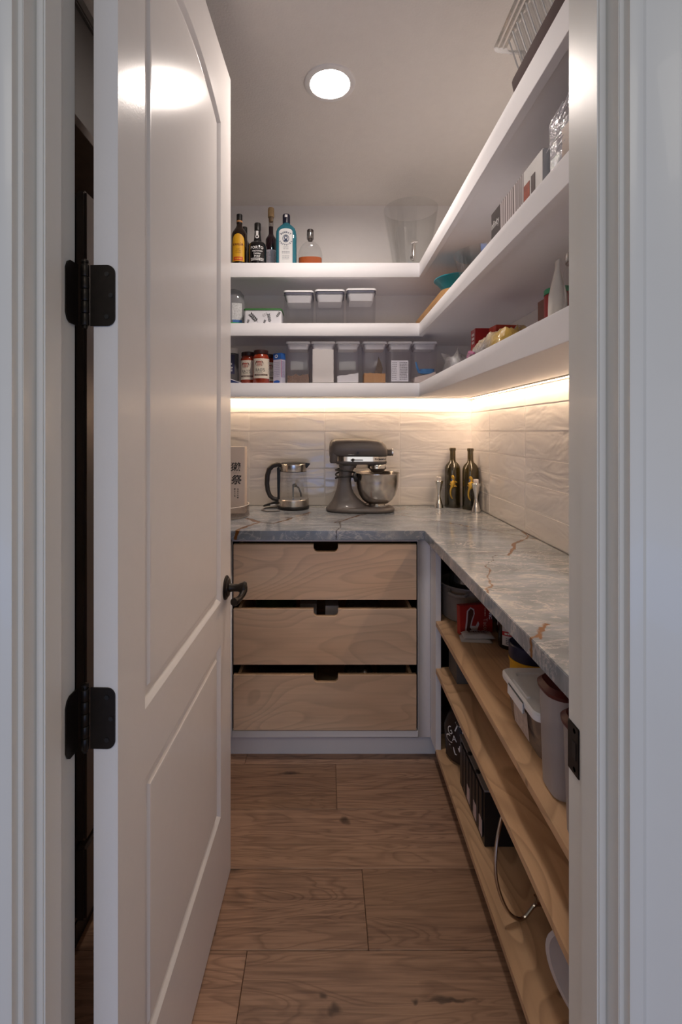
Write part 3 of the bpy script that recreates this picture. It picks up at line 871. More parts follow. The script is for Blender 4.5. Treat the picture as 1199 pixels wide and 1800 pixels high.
MB().tube([(-.012, -.111, .106), (.0, -.112, .111), (.017, -.114, .112)], [.005, .006, .004], 10, M=Mx).build('tap_lever', CHROME, tpo)

# ------------------------------------------------------------------ middle shelf, back
zs2 = S2[1]
def lathe_noise(prof, amp, sc, seed, n=30, sy=1.0):
    def R(a, z):
        return 1 + amp * (noise.noise(Vector((math.cos(a) * sc + seed, math.sin(a) * sc, z * sc * 9))) + .5 * noise.noise(Vector((math.cos(a) * sc * 2.4, math.sin(a) * sc * 2.4 + seed, z * sc * 20))))
    m = MB(); m.lathe(prof, n, rf=R)
    m.v = [Vector((p.x, p.y * sy, p.z)) for p in m.v]
    def surf(u, v):
        r = None
        for (r0, z0), (r1, z1) in zip(prof, prof[1:]):
            if z0 <= v <= z1 and z1 > z0:
                r = r0 + (r1 - r0) * (v - z0) / (z1 - z0)
        if r is None: r = prof[len(prof) // 2][0]
        a = -PI / 2 + u / max(r, .01)
        q = r * R(a, v) + .0012
        return Vector((q * math.cos(a), q * math.sin(a) * sy, v))
    return m, surf
X = (410 - VX) * 2.22 / F
t = thing('snack_pouch', 'blue patterned snack pouch with a clear window, at the door edge on the middle shelf', 'bag', (X, 2.22, zs2))
m, sf = lathe_noise([(.050, 0), (.056, .01), (.058, .05), (.056, .11), (.050, .15), (.036, .172), (.012, .180)], .07, 1.3, 3.1, 30, .6)
m.build('pouch', clear('pouch_film', (.75, .76, .78), .3, diff=.35, dcol=(.5, .5, .52)), t)
def on(mbx, name, m_, par): return mbx.build(name, m_, par, fixn=False)
lb = on(patch(MB(), sf, -.075, -.004, .02, .150, 10, 10), 'blue_panel', mat('navy_pattern', (.04, .075, .22), .5, vary=.9, vscale=260), t)
lb2 = on(patch(MB(), sf, .000, .05, .03, .108, 8, 8), 'white_label', mat('speckled_label', (.62, .62, .62), .6, vary=.5, vscale=180), t)
on(patch(MB(), sf, -.075, .055, .004, .018, 14, 2), 'green_base', mat('green_print', (.05, .42, .08), .5), t)
on(patch(MB(), sf, .005, .052, .018, .030, 8, 2), 'blue_base', mat('blue_print', (.05, .16, .42), .5), t)
# leafy box
X = (464 - VX) * 2.19 / F
t = thing('leaf_pattern_box', 'white box with dark leaf sprigs and a green lid on the middle shelf', 'box', (X, 2.205, zs2))
MB().loft([rrect(.0855, .06, .012, z) for z in (0, .063)]).build('body', mat('white_tin', (.78, .77, .80), .4), t)
MB().loft([rrect(.088, .0625, .013, .063), rrect(.088, .0625, .013, .070), rrect(.086, .0605, .012, .0715)]).build('lid', mat('green_lid', (.05, .19, .05), .4), t)
fn = flat((0, -.0604, 0), (1, 0, 0), (0, 0, 1)); ink = MB(); pale = MB()
def sprig(mbx, u, v, L, ang, n, w):
    ca, sa = math.cos(ang), math.sin(ang)
    def g(a, b): return fn(u + a * ca - b * sa, v + a * sa + b * ca)
    patch(mbx, g, 0, L, -.0005, .0005, 1)
    for i in range(n):
        a0 = L * (.15 + .85 * i / n)
        for sgn in (-1, 1):
            q = ang * 0
            dx, dy = math.cos(.75) * w, sgn * math.sin(.75) * w
            px, py = -dy * .22 * sgn, dx * .22 * sgn
            mbx.add([g(a0, 0), g(a0 + dx * .5 + px * sgn, dy * .5 + py * sgn), g(a0 + dx, dy), g(a0 + dx * .5 - px * sgn, dy * .5 - py * sgn)], [(0, 1, 2, 3)])
for sg in ((-.022, .008, .052, 2.3, 5, .016), (.034, .004, .044, 1.75, 5, .011), (.062, .030, .030, 1.0, 4, .009), (-.070, .002, .02, 1.2, 3, .008), (.005, .002, .018, 1.2, 3, .008)):
    ink = MB(); sprig(ink, *sg); ink.build('leaf_print', BLACKINK, t, fixn=False)
sprig(pale, -.004, .035, .030, .5, 3, .012)
pale.build('leaf_print', mat('pale_ink', (.55, .54, .56), .6), t, fixn=False)

def canister(name, label, group, loc, hw, h, lid_h, gasket, mat_body, plug=.03, rz=0):
    t = thing(name, label, 'container', loc, rz, group)
    r = hw * .22
    rings = [rrect(hw * .90, hw * .90, r, .001), rrect(hw * .93, hw * .93, r, .004), rrect(hw * .985, hw * .985, r, h - lid_h - .004), rrect(hw, hw, r, h - lid_h)]
    MB().loft(rings, cap1=False).build('body', mat_body, t, angle=20)
    zt = h - lid_h
    ld = MB().loft([rrect(hw * 1.015, hw * 1.015, r, zt + (gasket if gasket else 0)), rrect(hw * 1.02, hw * 1.02, r, zt + lid_h * .8), rrect(hw * .98, hw * .98, r, h)]).build('lid', WHITEP, t)
    if gasket:
        MB().loft([rrect(hw * .975, hw * .975, r, zt - .001), rrect(hw * .975, hw * .975, r, zt + gasket)]).build('gasket', mat('grey_gasket', (.10, .10, .14), .5), t)
    MB().loft([rrect(hw * .80, hw * .80, r * .8, zt - plug), rrect(hw * .93, hw * .93, r, zt - .001)], cap1=False).build('lid_plug', mat('plug_white', (.74, .73, .74), .5), t)
    return t
for i, (xc, yy, hh, lab) in enumerate(((524.5, 2.205, .152, 'empty square white-lidded container beside the leaf-patterned box'), (580, 2.20, .1545, 'middle one of the three empty square white-lidded containers'), (635.5, 2.195, .158, 'rightmost of the three empty square white-lidded containers'))):
    canister('square_canister', lab, 'empty containers on the middle shelf', ((xc - VX) * 2.13 / F, yy, zs2), .0675, hh, .0175, .009, CLEAR, .036)

# ------------------------------------------------------------------ lowest upper shelf, back
zs3 = S3[1]
X = (405 - VX) * 2.24 / F
t = thing('protein_tub', 'navy-labelled jar with white lid beside the sauce jars', 'jar', (X, 2.24, zs3))
MB().lathe([(.036, 0), (.039, .004), (.039, .146), (.036, .150)]).build('body', mat('smoky_jar', (.11, .105, .105), .2), t)
MB().lathe([(.0405, .148), (.0405, .170), (.038, .173)]).build('lid', mat('cream_lid', (.70, .66, .60), .5), t)
fn = cyl(.0394)
lb = patch(MB(), fn, -.05, .028, .05, .140, 16).build('label', mat('navy_label', (.025, .025, .07), .5), t, fixn=False)
ink = MB(); letters(ink, 'O', .010, cyl(.0397), .004, .118); letters(ink, 'NO', .009, cyl(.0397), .006, .096, bold=.02); fine_print(ink, cyl(.0397), -.01, .02, .06, .085, 3, .003, 9)
ink.build('lettering', WHITEINK, lb, fixn=False)
t = thing('folded_packet', 'blue and white packet lying in front of the navy jar', 'packet', ((408 - VX) * 2.15 / F, 2.155, zs3))
m = MB()
g = []
for j in range(7):
    row = []
    for i in range(9):
        u, v = i / 8 * 2 - 1, j / 6 * 2 - 1
        row.append((u * .042, v * .022, .004 + .030 * (1 - u) * .5 * (1 - v * v) + .004 * noise.noise(Vector((u * 3, v * 3, 2)))))
    g.append(row)
m.loft([[(p[0], p[1], p[2]) for p in r] + [(p[0], p[1], .0) for p in r[::-1]] for r in g])
m.build('packet', mat('packet_white', (.62, .62, .68), .4, vary=.1), t)
for sgn in (0,):
    m = MB().loft([[(p[0] * .9 - .002, -.0225 - .0005, p[2] * .8) for p in g[3]], [(p[0] * .9 - .002, -.0225 - .0005, .001) for p in g[3]]], False, False, closed=False)
    m.build('blue_print', mat('navy_packet', (.03, .05, .16), .4), t, fixn=False)

SAUCE = mat('tomato_sauce', (.30, .035, .012), .18, coat=.4, vary=.25, vscale=70)
LIDB = mat('dark_brown_lid', (.045, .014, .012), .4)
def sauce_jar(loc, rz, label, full=True):
    t = thing('sauce_jar', label, 'jar', loc, rz, 'tomato sauce jars')
    MB().lathe([(.034, 0), (.0375, .005), (.0375, .112), (.036, .122), (.031, .132), (.029, .136)]).build('glass', SAUCE, t)
    MB().lathe([(.0325, .134), (.0335, .136), (.0335, .150), (.0315, .1525)], 32).build('lid', LIDB, t)
    fn = cyl(.0378); f2 = cyl(.0381)
    lb = patch(MB(), fn, -.040, .055, .022, .112, 26).build('label', CREAM, t, fixn=False)
    em = disc(MB(), f2, -.008, .090, .0190, .0150).build('emblem', mat('maroon_ink2', (.10, .008, .006), .6), lb, fixn=False)
    d = MB(); f3 = cyl(.0383)
    patch(d, f3, -.020, .004, .092, .097, 6, 1, lambda q: .003 * (1 - q * q))
    for u in (-.017, -.011, -.006, .0): patch(d, f3, u, u + .0035, .079, .090, 2)
    d.build('emblem_print', mat('rose_ink', (.42, .13, .10), .6), lb, fixn=False)
    ink = MB(); letters(ink, "RAO'S", .0150, f2, -.004, .060, width=.042); letters(ink, 'HOMEMADE', .0035, f2, -.006, .049, width=.028)
    ink.build('lettering', BLACKINK, lb, fixn=False)
    bd = MB(); patch(bd, f2, -.033, .034, .034, .041, 16); bd.build('band', mat('brown_ink', (.09, .03, .02), .6), lb, fixn=False)
    ink = MB(); letters(ink, 'MARINARA SAUCE', .0034, cyl(.0383), 0, .0375, width=.05); ink.build('lettering', CREAM, lb, fixn=False)
    ink = MB(); fine_print(ink, f2, .038, .052, .040, .108, 10, .002, 12); ink.build('fine_print', GREYINK, lb, fixn=False)
    return t
sauce_jar(((437 - VX) * 2.225 / F, 2.225, zs3), -.05, 'tomato sauce jar with cream label, left of the front sauce jar')
sauce_jar(((459 - VX) * 2.17 / F, 2.170, zs3), .12, 'tomato sauce jar with cream label standing frontmost, beside the blue-topped carton')
sauce_jar(((471 - VX) * 2.29 / F, 2.29, zs3), .5, 'tomato sauce jar mostly hidden behind the front sauce jar')
# carton
t = thing('drink_carton', 'small white carton with blue top standing by the sauce jars', 'carton', ((491 - VX) * 2.19 / F, 2.19, zs3), math.radians(-35))
MB().box(-.0235, .0235, -.016, .016, 0, .113).build('body', mat('carton_white', (.60, .58, .68), .5, vary=.05), t, bevel=.001)
MB().box(-.0239, .0239, -.0164, .0164, .113, .142).build('carton_top', mat('carton_blue', (.035, .13, .42), .5), t, bevel=.001)
fn = flat((0, -.0166, 0), (1, 0, 0), (0, 0, 1)); ink = MB()
disc(ink, fn, -.004, .128, .009, .008, 18, .55); ink.build('lettering', WHITEINK, t, fixn=False)
fn = flat((0, -.0162, 0), (1, 0, 0), (0, 0, 1)); ink = MB(); fine_print(ink, fn, -.018, .016, .03, .104, 9, .002, 20)
fs_ = flat((.0237, 0, 0), (0, 1, 0), (0, 0, 1)); fine_print(ink, fs_, -.012, .012, .03, .105, 14, .0035, 21)
ink.build('fine_print', mat('violet_ink', (.25, .22, .40), .6), t, fixn=False)
m = disc(MB(), fn, -.002, .010, .019, .0075); m.build('logo', mat('logo_blue', (.02, .10, .45), .5), t, fixn=False)
patch(MB(), fs_, -.015, -.0125, .03, .112, 1).build('pink_stripe', mat('pink_ink', (.6, .12, .25), .5), t, fixn=False)

cont = [(524, 'tall clear container with a little brown granola'), (568, 'tall clear container filled with white flour'), (611.5, 'tall clear container one third full of white sugar'),
        (659, 'tall clear container with brown sugar and a dark leaf-shaped saver'), (703.5, 'tall clear container with a printed paper sheet inside'), (747.5, 'tall clear container with rice and a blue scoop')]
for i, (xc, lab) in enumerate(cont):
    Y = 2.205
    hw = .0545
    t = canister('tall_canister', lab + ' on the lowest shelf', 'tall containers on the lowest upper shelf', ((xc - VX) * 2.155 / F, Y, zs3), hw, .192, .011, 0, SMOKE, .024)
    a = hw * .88
    def heap(h0, h1, bump_, mat_, name='contents', sc=60):
        n = 10; vs = []; fs = []
        for j in range(n + 1):
            for k in range(n + 1):
                u, v = k / n * 2 - 1, j / n * 2 - 1
                z = h0 + (h1 - h0) * (u + 1) / 2 + bump_ * noise.noise(Vector((u * 2.2 + i, v * 2.2, i))) + bump_ * .4 * noise.noise(Vector((u * 6 + i, v * 6, i)))
                vs.append((u * a, v * a, max(z, .006)))
        fs = [(j * (n + 1) + k, j * (n + 1) + k + 1, (j + 1) * (n + 1) + k + 1, (j + 1) * (n + 1) + k) for j in range(n) for k in range(n)]
        b0 = len(vs); rim = [k for k in range(n + 1)] + [j * (n + 1) + n for j in range(1, n + 1)] + [n * (n + 1) + k for k in range(n - 1, -1, -1)] + [j * (n + 1) for j in range(n - 1, 0, -1)]
        for q in rim: vs.append((vs[q][0], vs[q][1], .005))
        L = len(rim)
        fs += [(rim[k], rim[(k + 1) % L], b0 + (k + 1) % L, b0 + k) for k in range(L)]
        o = MB().add(vs, fs).build(name, mat_, t); o['kind'] = 'stuff'
        return o
    if i == 0: heap(.034, .040, .014, mat('granola', (.22, .13, .085), .8, vary=.7, vscale=220, bmp=1, bscale=200))
    if i == 1: heap(.158, .155, .010, mat('flour', (.80, .76, .70), .9, vary=.02))
    if i == 2: heap(.034, .048, .004, mat('sugar', (.80, .79, .79), .8, vary=.04, vscale=300))
    if i == 3:
        heap(.048, .046, .004, mat('brown_sugar', (.50, .26, .10), .85, vary=.12, vscale=200))
        lf = MB()
        for k, (w0, z0) in enumerate(((.016, .045), (.020, .06), (.021, .075), (.017, .09), (.012, .105), (.004, .122))):
            pass
        pts = [(.000, .046), (.036, .046), (.040, .07), (.033, .098), (.021, .125), (.016, .100), (.010, .075)]
        lf.prism([(p[0] - .003, p[1]) for p in pts], -.040, -.036, 'XZ')
        lf.build('sugar_saver', mat('clay_brown', (.09, .055, .03), .8, vary=.5, vscale=90, bmp=1, bscale=60), t, bevel=.001)
    if i == 4:
        pp = MB().box(-.040, .038, -.0465, -.0455, .010, .106).build('paper_sheet', mat('paper', (.80, .79, .82), .6), t)
        ink = MB(); f2 = flat((0, -.0469, 0), (1, 0, 0), (0, 0, 1)); fine_print(ink, f2, -.036, -.014, .016, .100, 10, .003, 31); fine_print(ink, f2, -.002, .034, .016, .100, 11, .0042, 32)
        ink.build('fine_print', GREYINK, pp, fixn=False)
    if i == 5:
        heap(.028, .052, .005, mat('rice', (.66, .56, .50), .85, vary=.25, vscale=300, bmp=.8, bscale=300))
        BLUEP = mat('blue_scoop', (.02, .17, .42), .35)
        s_ = MB().tube([(-.040, -.034, .100), (-.034, -.036, .074), (-.026, -.036, .054), (-.010, -.036, .050)], [.004, .0055, .006, .006], 10)
        s_.loft([sellipse(.014, -.024, .030, .018, .046, 2.5), sellipse(.014, -.024, .034, .021, .068, 2.5)], cap1=False)
        s_.build('scoop', BLUEP, t)

# ------------------------------------------------------------------ countertop things
# acrylic turntable with boxed sake
t = thing('acrylic_turntable', 'round clear acrylic turntable holding the tall cream box, at the door edge', 'tray', (-.490, 2.165, ZT))
ACR = clear('acrylic', (.93, .90, .88), .25)
MB().lathe([(.05, 0), (.05, .004), (.128, .005), (.137, .006), (.137, .050), (.135, .052), (.133, .050), (.133, .010), (.001, .009)], 48, cap1=False).build('tray', ACR, t)
MB().tube([(.135 * math.cos(2 * PI * k / 48), .135 * math.sin(2 * PI * k / 48), .052) for k in range(48)], .0016, 6, closed=True).build('rim', mat('acrylic_rim', (.75, .70, .67), .2), t)
MB().tube([(.136 * math.cos(2 * PI * k / 48), .136 * math.sin(2 * PI * k / 48), .0045) for k in range(48)], .002, 6, closed=True).build('foot_ring', mat('acrylic_edge', (.25, .22, .20), .2), t)
t = thing('sake_box', 'tall cream gift box with black brush characters on the turntable', 'box', (-.413, 2.190, ZT + .0105))
MB().box(-.042, .042, -.030, .030, 0, .305).build('carton', mat('cream_carton', (.60, .50, .43), .6), t, bevel=.0015)
fn = flat((.002, -.0304, 0), (1, 0, 0), (0, 0, 1)); ink = MB()
letters(ink, '獺', .041, fn, -.002, .214, width=.046, bold=.010, shear=.12); letters(ink, '祭', .044, fn, .002, .155, width=.048, bold=.016, shear=.12)
letters(ink, 'DASSAI', .003, fn, 0, .186, width=.028)
for i, ch in enumerate('純米大吟醸'): letters(ink, ch, .0075, fn, .008, .112 - i * .0098, bold=.012)
for i, ch in enumerate('磨き三割'): letters(ink, ch, .0075, fn, -.006, .112 - i * .0105, bold=.012)
ink.build('lettering', BLACKINK, t, fixn=False)
t = thing('small_dark_bottle', 'small dark bottle on the turntable, cut by the door edge', 'bottle', (-.482, 2.100, ZT + .0105))
MB().lathe([(.020, 0), (.022, .003), (.022, .055), (.015, .068), (.0125, .072)]).build('glass', BLACKG, t)
MB().lathe([(.014, .070), (.014, .098), (.012, .100)], 20).build('cap', BLACK, t)

# kettle
KX = (516 - VX) * 2.365 / F
t = thing('electric_kettle', 'glass and steel electric kettle with black handle on the countertop', 'kettle', (KX, 2.365, ZT))
MB().lathe([(.074, 0), (.0785, .004), (.0785, .014), (.076, .017)], 40).build('power_base', BLACK, t)
MB().lathe([(.074, .0172), (.0775, .019), (.0775, .048), (.075, .0505)], 40).build('steel_band', STEEL, t)
MB().lathe([(.0735, .0505), (.0735, .056), (.0700, .110), (.0655, .160), (.0635, .186)], 40, cap0=False, cap1=False).build('glass', GLASS, t)
MB().lathe([(.072, .0507), (.060, .052), (.02, .053)], 40, cap0=False).build('heater_plate', CHROME, t)
tb = MB().lathe([(.0640, .186), (.0650, .188), (.0650, .222), (.0630, .224)], 40, cap0=False, cap1=False)
tb.build('steel_collar', STEEL, t)
MB().lathe([(.0645, .1855), (.0655, .1856), (.0655, .1880), (.0645, .1885)], 40, cap0=False, cap1=False).build('collar_ring', BLACK, t)
MB().lathe([(.063, .2235), (.060, .229), (.03, .232)], 40).build('lid', BLACK, t)
MB().prism([(.060, .229), (.083, .226), (.084, .224), (.070, .206), (.062, .200)], -.012, .012, 'XZ').build('spout', BLACK, t, bevel=.003)
MB().tube([(-.060, 0, .218), (-.082, 0, .220), (-.104, 0, .214), (-.122, 0, .196), (-.131, 0, .165), (-.133, 0, .125), (-.129, 0, .090), (-.118, 0, .064), (-.102, 0, .050), (-.084, 0, .046), (-.070, 0, .048)],
          [.011, .0115, .012, .0125, .0125, .012, .0115, .011, .0105, .010, .010], 14).build('handle', mat('charcoal_plastic', (.030, .026, .025), .42), t)
MB().prism([(-.078, .016), (-.070, .016), (-.066, .190), (-.072, .210), (-.082, .205), (-.080, .060)], -.011, .011, 'XZ').build('handle_strap', BLACK, t, bevel=.002)
MB().prism([(-.076, .024), (-.150, .010), (-.153, .014), (-.150, .018), (-.076, .040)], -.012, .012, 'XZ').build('switch_lever', BLACK, t, bevel=.002)
MB().box(-.112, -.086, -.0126, .0126, .030, .0345, M=Matrix.Rotation(-.12, 4, 'Y')).build('lever_plate', WHITEP, t)
inf = MB().lathe([(.004, .055), (.004, .12)], 10, (-.002, 0, 0)).ball((.006, -.004, .116), .012, .012, .010).tube([(.010, -.006, .116), (.026, -.006, .104), (.036, -.006, .080), (.038, -.006, .060)], .0042, 10)
inf.build('float_arm', mat('dark_grey_metal', (.10, .095, .09), .35, metal=.7), t)
mk = MB(); f2 = cyl(.0725)
for i, z in enumerate((.07, .085, .10, .118, .132)):
    letters(mk, ('0.5', '0.7', '1.0', '1.5', 'MAX')[i], .005, lambda u, v: Vector((.0725 * math.sin(u / .0725), -.0725 * math.cos(u / .0725), v)), -.022, z)
mk.build('level_marks', mat('mark_grey', (.35, .33, .32), .5), t, fixn=False)
cord = tag(MB().tube([(KX - .075, 2.40, ZT + .0035), (KX - .11, 2.385, ZT + .0035), (KX - .145, 2.35, ZT + .0035), (KX - .150, 2.30, ZT + .0035), (KX - .125, 2.265, ZT + .0035), (KX - .09, 2.262, ZT + .0035), (KX - .06, 2.275, ZT + .0035)], .0032, 8)
           .build('power_cord', mat('grey_cord', (.16, .145, .135), .5)), 'grey power cord looped on the counter beside the kettle', 'cord')

# stand mixer
MX = (633 - VX) * 2.30 / F
t = thing('stand_mixer', 'matt grey stand mixer with steel bowl on the countertop', 'mixer', (MX, 2.30, ZT), math.radians(-4))
GREY = mat('matt_grey_enamel', (.098, .085, .081), .45, vary=.03, coat=.12)
MB().loft([sellipse(0, 0, .158, .088, 0, 2.6), sellipse(0, 0, .166, .096, .005, 2.6), sellipse(0, 0, .166, .096, .014, 2.6), sellipse(0, 0, .160, .090, .022, 2.6), sellipse(0, 0, .140, .072, .027, 2.6)]).build('base', GREY, t, angle=60)
lv = [(.018, -.160, .050, .086, 2.6), (.030, -.152, .030, .074, 2.8), (.045, -.140, .008, .064, 3.0), (.062, -.131, -.012, .058, 3.2), (.085, -.122, -.030, .053, 3.4), (.110, -.114, -.040, .050, 3.6), (.145, -.107, -.044, .048, 3.6), (.180, -.102, -.040, .047, 3.6), (.205, -.099, -.030, .046, 3.4), (.222, -.104, -.015, .046, 3.2)]
MB().loft([sellipse((a + e) / 2, 0, (e - a) / 2, hy, z, p, 36) for z, a, e, hy, p in lv]).build('pedestal', GREY, t, angle=70)
hd_ = [(-.1490, .022, .292, .026), (-.1470, .040, .296, .036), (-.142, .050, .300, .042), (-.130, .058, .302, .046), (-.110, .0625, .303, .048), (-.06, .064, .304, .049), (.0, .064, .304, .049), (.05, .063, .303, .048), (.085, .060, .301, .045), (.108, .055, .297, .040), (.122, .047, .291, .031), (.129, .036, .285, .021), (.131, .020, .281, .014)]
rings = []
for x, hy, zc, hz in hd_:
    ring = []
    for k in range(32):
        a = 2 * PI * k / 32; c, s_ = math.cos(a), math.sin(a)
        yy = hy * math.copysign(abs(c) ** .8, c)
        zz = zc + hz * (math.copysign(abs(s_) ** .85, s_) if s_ > 0 else max(-1, s_ * 1.2))
        ring.append((x, yy, max(zz, .266)))
    rings.append(ring)
MB().loft(rings).build('head', GREY, t, angle=60)
MB().loft([sellipse(.004, 0, .1255, .0640, z, 4.0, 40) for z in (.2435, .266)]).build('chrome_band', CHROME, t)
MB().loft([sellipse(.004, 0, .118, .058, .228, 3.6, 40), sellipse(.004, 0, .1245, .0630, .235, 4.0, 40), sellipse(.004, 0, .1255, .0635, .2434, 4.0, 40)]).build('head_underside', GREY, t)
MB().loft([sellipse(-.126, 0, .018, .048, .233, 3, 28), sellipse(-.126, 0, .022, .052, .240, 3, 28), sellipse(-.124, 0, .024, .055, .280, 3, 28)]).build('rear_cover', GREY, t)
MB().lathe([(.0175, .128), (.0175, .150), (.0165, .152)], 24, (0, 0, .285), 'X').build('hub', GREY, t)
MB().lathe([(.0170, .152), (.0185, .153), (.0185, .159), (.015, .161)], 24, (0, 0, .285), 'X').build('hub_cap', CHROME, t)
MB().lathe([(.006, -.0665), (.0065, -.062), (.0065, -.055)], 16, (-.011, 0, .285), 'Y').build('lock_knob', BLACK, t)
MB().box(-.046, .014, -.0720, -.0645, .2485, .2525).build('speed_lever', BLACK, t, bevel=.001)
MB().ball((-.034, -.072, .2505), .0085, .008, .0065).build('speed_knob', BLACK, t)
ink = MB(); letters(ink, 'KitchenAid', .0085, flat((.095, -.0622, .255), (1, .10, 0), (0, 0, 1)), 0, 0, width=.05, bold=.02); ink.build('lettering', BLACKINK, t, fixn=False)
MB().lathe([(.046, .207), (.049, .209), (.049, .221), (.047, .2278)], 32, (.082, 0, 0), cap1=False).build('planetary_ring', CHROME, t)
MB().lathe([(.020, .186), (.030, .190), (.036, .200), (.042, .2068)], 28, (.084, 0, 0)).build('planetary_hub', mat('dark_enamel', (.075, .06, .052), .4), t)
MB().lathe([(.0055, .12), (.0055, .19)], 12, (.088, 0, 0)).build('beater_shaft', STEEL, t)
bp = [(.030, .030), (.036, .033), (.052, .040), (.072, .056), (.088, .080), (.098, .110), (.1035, .145), (.1055, .180), (.1085, .184), (.1085, .1865), (.1050, .1865), (.1025, .180), (.100, .145), (.094, .110), (.084, .080), (.068, .058), (.04, .042), (.001, .038)]
MB().lathe(bp, 48, (.083, 0, 0), cap1=False).build('bowl', mat('bowl_steel', (.60, .55, .50), .22, metal=1.0, vary=.04), t)
MB().lathe([(.050, .0265), (.052, .028), (.052, .031), (.044, .032), (.040, .040), (.041, .046)], 36, (.083, 0, 0), cap1=False).build('bowl_foot', CHROME, t)
cd = MB()
path = []
for k in range(46):
    a = 2 * PI * k / 18
    path.append((-.071 + .048 * math.cos(a), .056 * math.sin(a), .212 - .0013 * k + .004 * math.sin(a * 1.7)))
cd.tube(path, .0042, 8)
cd.tube([(-.02, -.058, .19), (-.028, -.064, .175), (-.020, -.062, .160), (-.022, -.058, .148)], [.006, .010, .010, .006], 10)
cd.build('wrapped_cord', BLACK, t)

# wine bottles with gold lizards
OLIVE = clear('olive_glass', (.40, .33, .12), .35, diff=.30, dcol=(.045, .034, .006), rough=.04)
def wine(loc, rz, label):
    t = thing('wine_bottle', label, 'bottle', loc, rz, 'wine bottles with gold lizards')
    MB().lathe([(.0365, 0), (.0382, .004), (.0385, .185), (.0375, .200), (.033, .214), (.024, .225), (.0165, .233), (.0142, .243), (.0136, .290)], 36).build('glass', OLIVE, t)
    MB().lathe([(.030, .002), (.0362, .004), (.0372, .115), (.030, .1155)], 30).build('wine', mat('dark_wine', (.008, .007, .008), .15), t)
    MB().lathe([(.0150, .288), (.0158, .290), (.0158, .299), (.0145, .3015)], 24).build('lip', OLIVE, t)
    fn = lambda u, v, d=.0: Vector(((.0390 + d) * math.sin(u / .039), -(.0390 + d) * math.cos(u / .039), v))
    g = MB()
    def tb(pts, rad): g.tube([fn(u, v, .001) for u, v in pts], rad, 8)
    tb([(-.013, .166), (-.011, .160), (-.007, .152), (-.006, .145), (-.007, .138)], [.0045, .0075, .0085, .006, .004])      # head and neck
    tb([(-.006, .139), (-.008, .130), (-.009, .120), (-.012, .110), (-.016, .102)], [.006, .0110, .0115, .0095, .006])       # body
    tb([(-.016, .104), (-.020, .090), (-.021, .075), (-.019, .062), (-.014, .052), (-.011, .047)], [.006, .0048, .0042, .0038, .003, .0018])   # tail
    tb([(-.004, .133), (.002, .136), (.007, .130), (.010, .133)], [.0035, .003, .003, .004])
    tb([(-.012, .131), (-.017, .133), (-.020, .128)], [.0035, .003, .0035])
    tb([(-.009, .114), (-.001, .110), (.004, .114), (.007, .108)], [.0038, .0032, .003, .004])
    tb([(-.014, .113), (-.020, .117), (-.023, .122)], [.0035, .003, .0035])
    g.build('lizard', GOLD, t)
wine(((796 - VX) * 2.41 / F, 2.412, ZT), 0, 'dark wine bottle with a gold lizard, further from the right wall')
wine(((827 - VX) * 2.352 / F, 2.352, ZT), .0, 'dark wine bottle with a gold lizard, against the right wall')
def candle(loc, label):
    t = thing('candle_holder', label, 'candle holder', loc, 0, 'silver candle holders')
    MB().lathe([(.0205, 0), (.0218, .002), (.0200, .014), (.0140, .034), (.0090, .052), (.0072, .064), (.0086, .080), (.0140, .104), (.0190, .124), (.0218, .136), (.0200, .1375), (.010, .136)], 28).build('holder', CHROME, t)
    c = MB().lathe([(.0118, .1365), (.0122, .138), (.0120, .155), (.0108, .1565)], 20).build('candle', mat('white_wax', (.80, .74, .72), .5), t)
    MB().lathe([(.0008, .156), (.0006, .1605)], 6).build('wick', BLACKINK, c)
candle(((771.5 - VX) * 2.385 / F, 2.385, ZT), 'silver hourglass candle holder left of the wine bottles')
candle(((837 - VX) * 2.262 / F, 2.262, ZT), 'silver hourglass candle holder in front of the right-hand wine bottle')

# ------------------------------------------------------------------ right run of the top shelf
t = thing('serving_tray', 'long dark wooden serving tray on the right part of the top shelf', 'tray', (.59, .905, zs1 + .0005))
tw = mat('dark_tray_wood', (.075, .040, .038), .75, spec=.2, vary=.3, vscale=12)
MB().loft([rrect(.150, .190, .03, 0), rrect(.160, .205, .035, .022), rrect(.163, .210, .037, .046), rrect(.155, .202, .033, .046), rrect(.150, .195, .03, .012)], cap1=True).build('tray', tw, t)
t = thing('ribbed_clamshell', 'ribbed clear plastic clamshell standing on the dark tray near the ceiling', 'plastic tray', (.585, .920, zs1 + .0135))
rib = MB()
def ribring(hx, hy, z, amp, n=120):
    pts = []
    base = rrect(hx, hy, .02, z, 29)
    m = len(base)
    for k, p in enumerate(base):
        q = 1 + amp * (1 if (k // 2) % 2 else -1)
        pts.append((p[0] * q, p[1] * q, p[2]))
    return pts
RIBS = clear('ribbed_plastic', (.86, .86, .85), .9, diff=.10, dcol=(.7, .7, .7), rough=.06)
rib = MB()
def ribwall(p0, p1, n, hz0, hz1, out):
    """corrugated wall from foot line p0..p1 leaning outwards"""
    p0, p1 = Vector(p0), Vector(p1); rows = []
    nrm = Vector(out)
    for z, o in ((hz0, 0), ((hz0 + hz1) / 2, .02), (hz1, .040)):
        row = []
        for k in range(2 * n + 1):
            b_ = p0 + (p1 - p0) * (k / (2 * n))
            row.append(b_ + nrm * (o + (.005 if k % 2 else -.005)) + Vector((0, 0, z)))
        rows.append(row)
    rib.loft(rows, False, False, closed=False)
ribwall((-.125, .150, 0), (-.125, -.150, 0), 13, .006, .118, (-1, 0, 0)); ribwall((.125, .150, 0), (.125, -.150, 0), 13, .006, .118, (1, 0, 0))
ribwall((-.125, .150, 0), (.125, .150, 0), 11, .006, .118, (0, 1, 0)); ribwall((-.125, -.150, 0), (.125, -.150, 0), 11, .006, .118, (0, -1, 0))
rib.box(-.12, .12, -.145, .145, .001, .005)
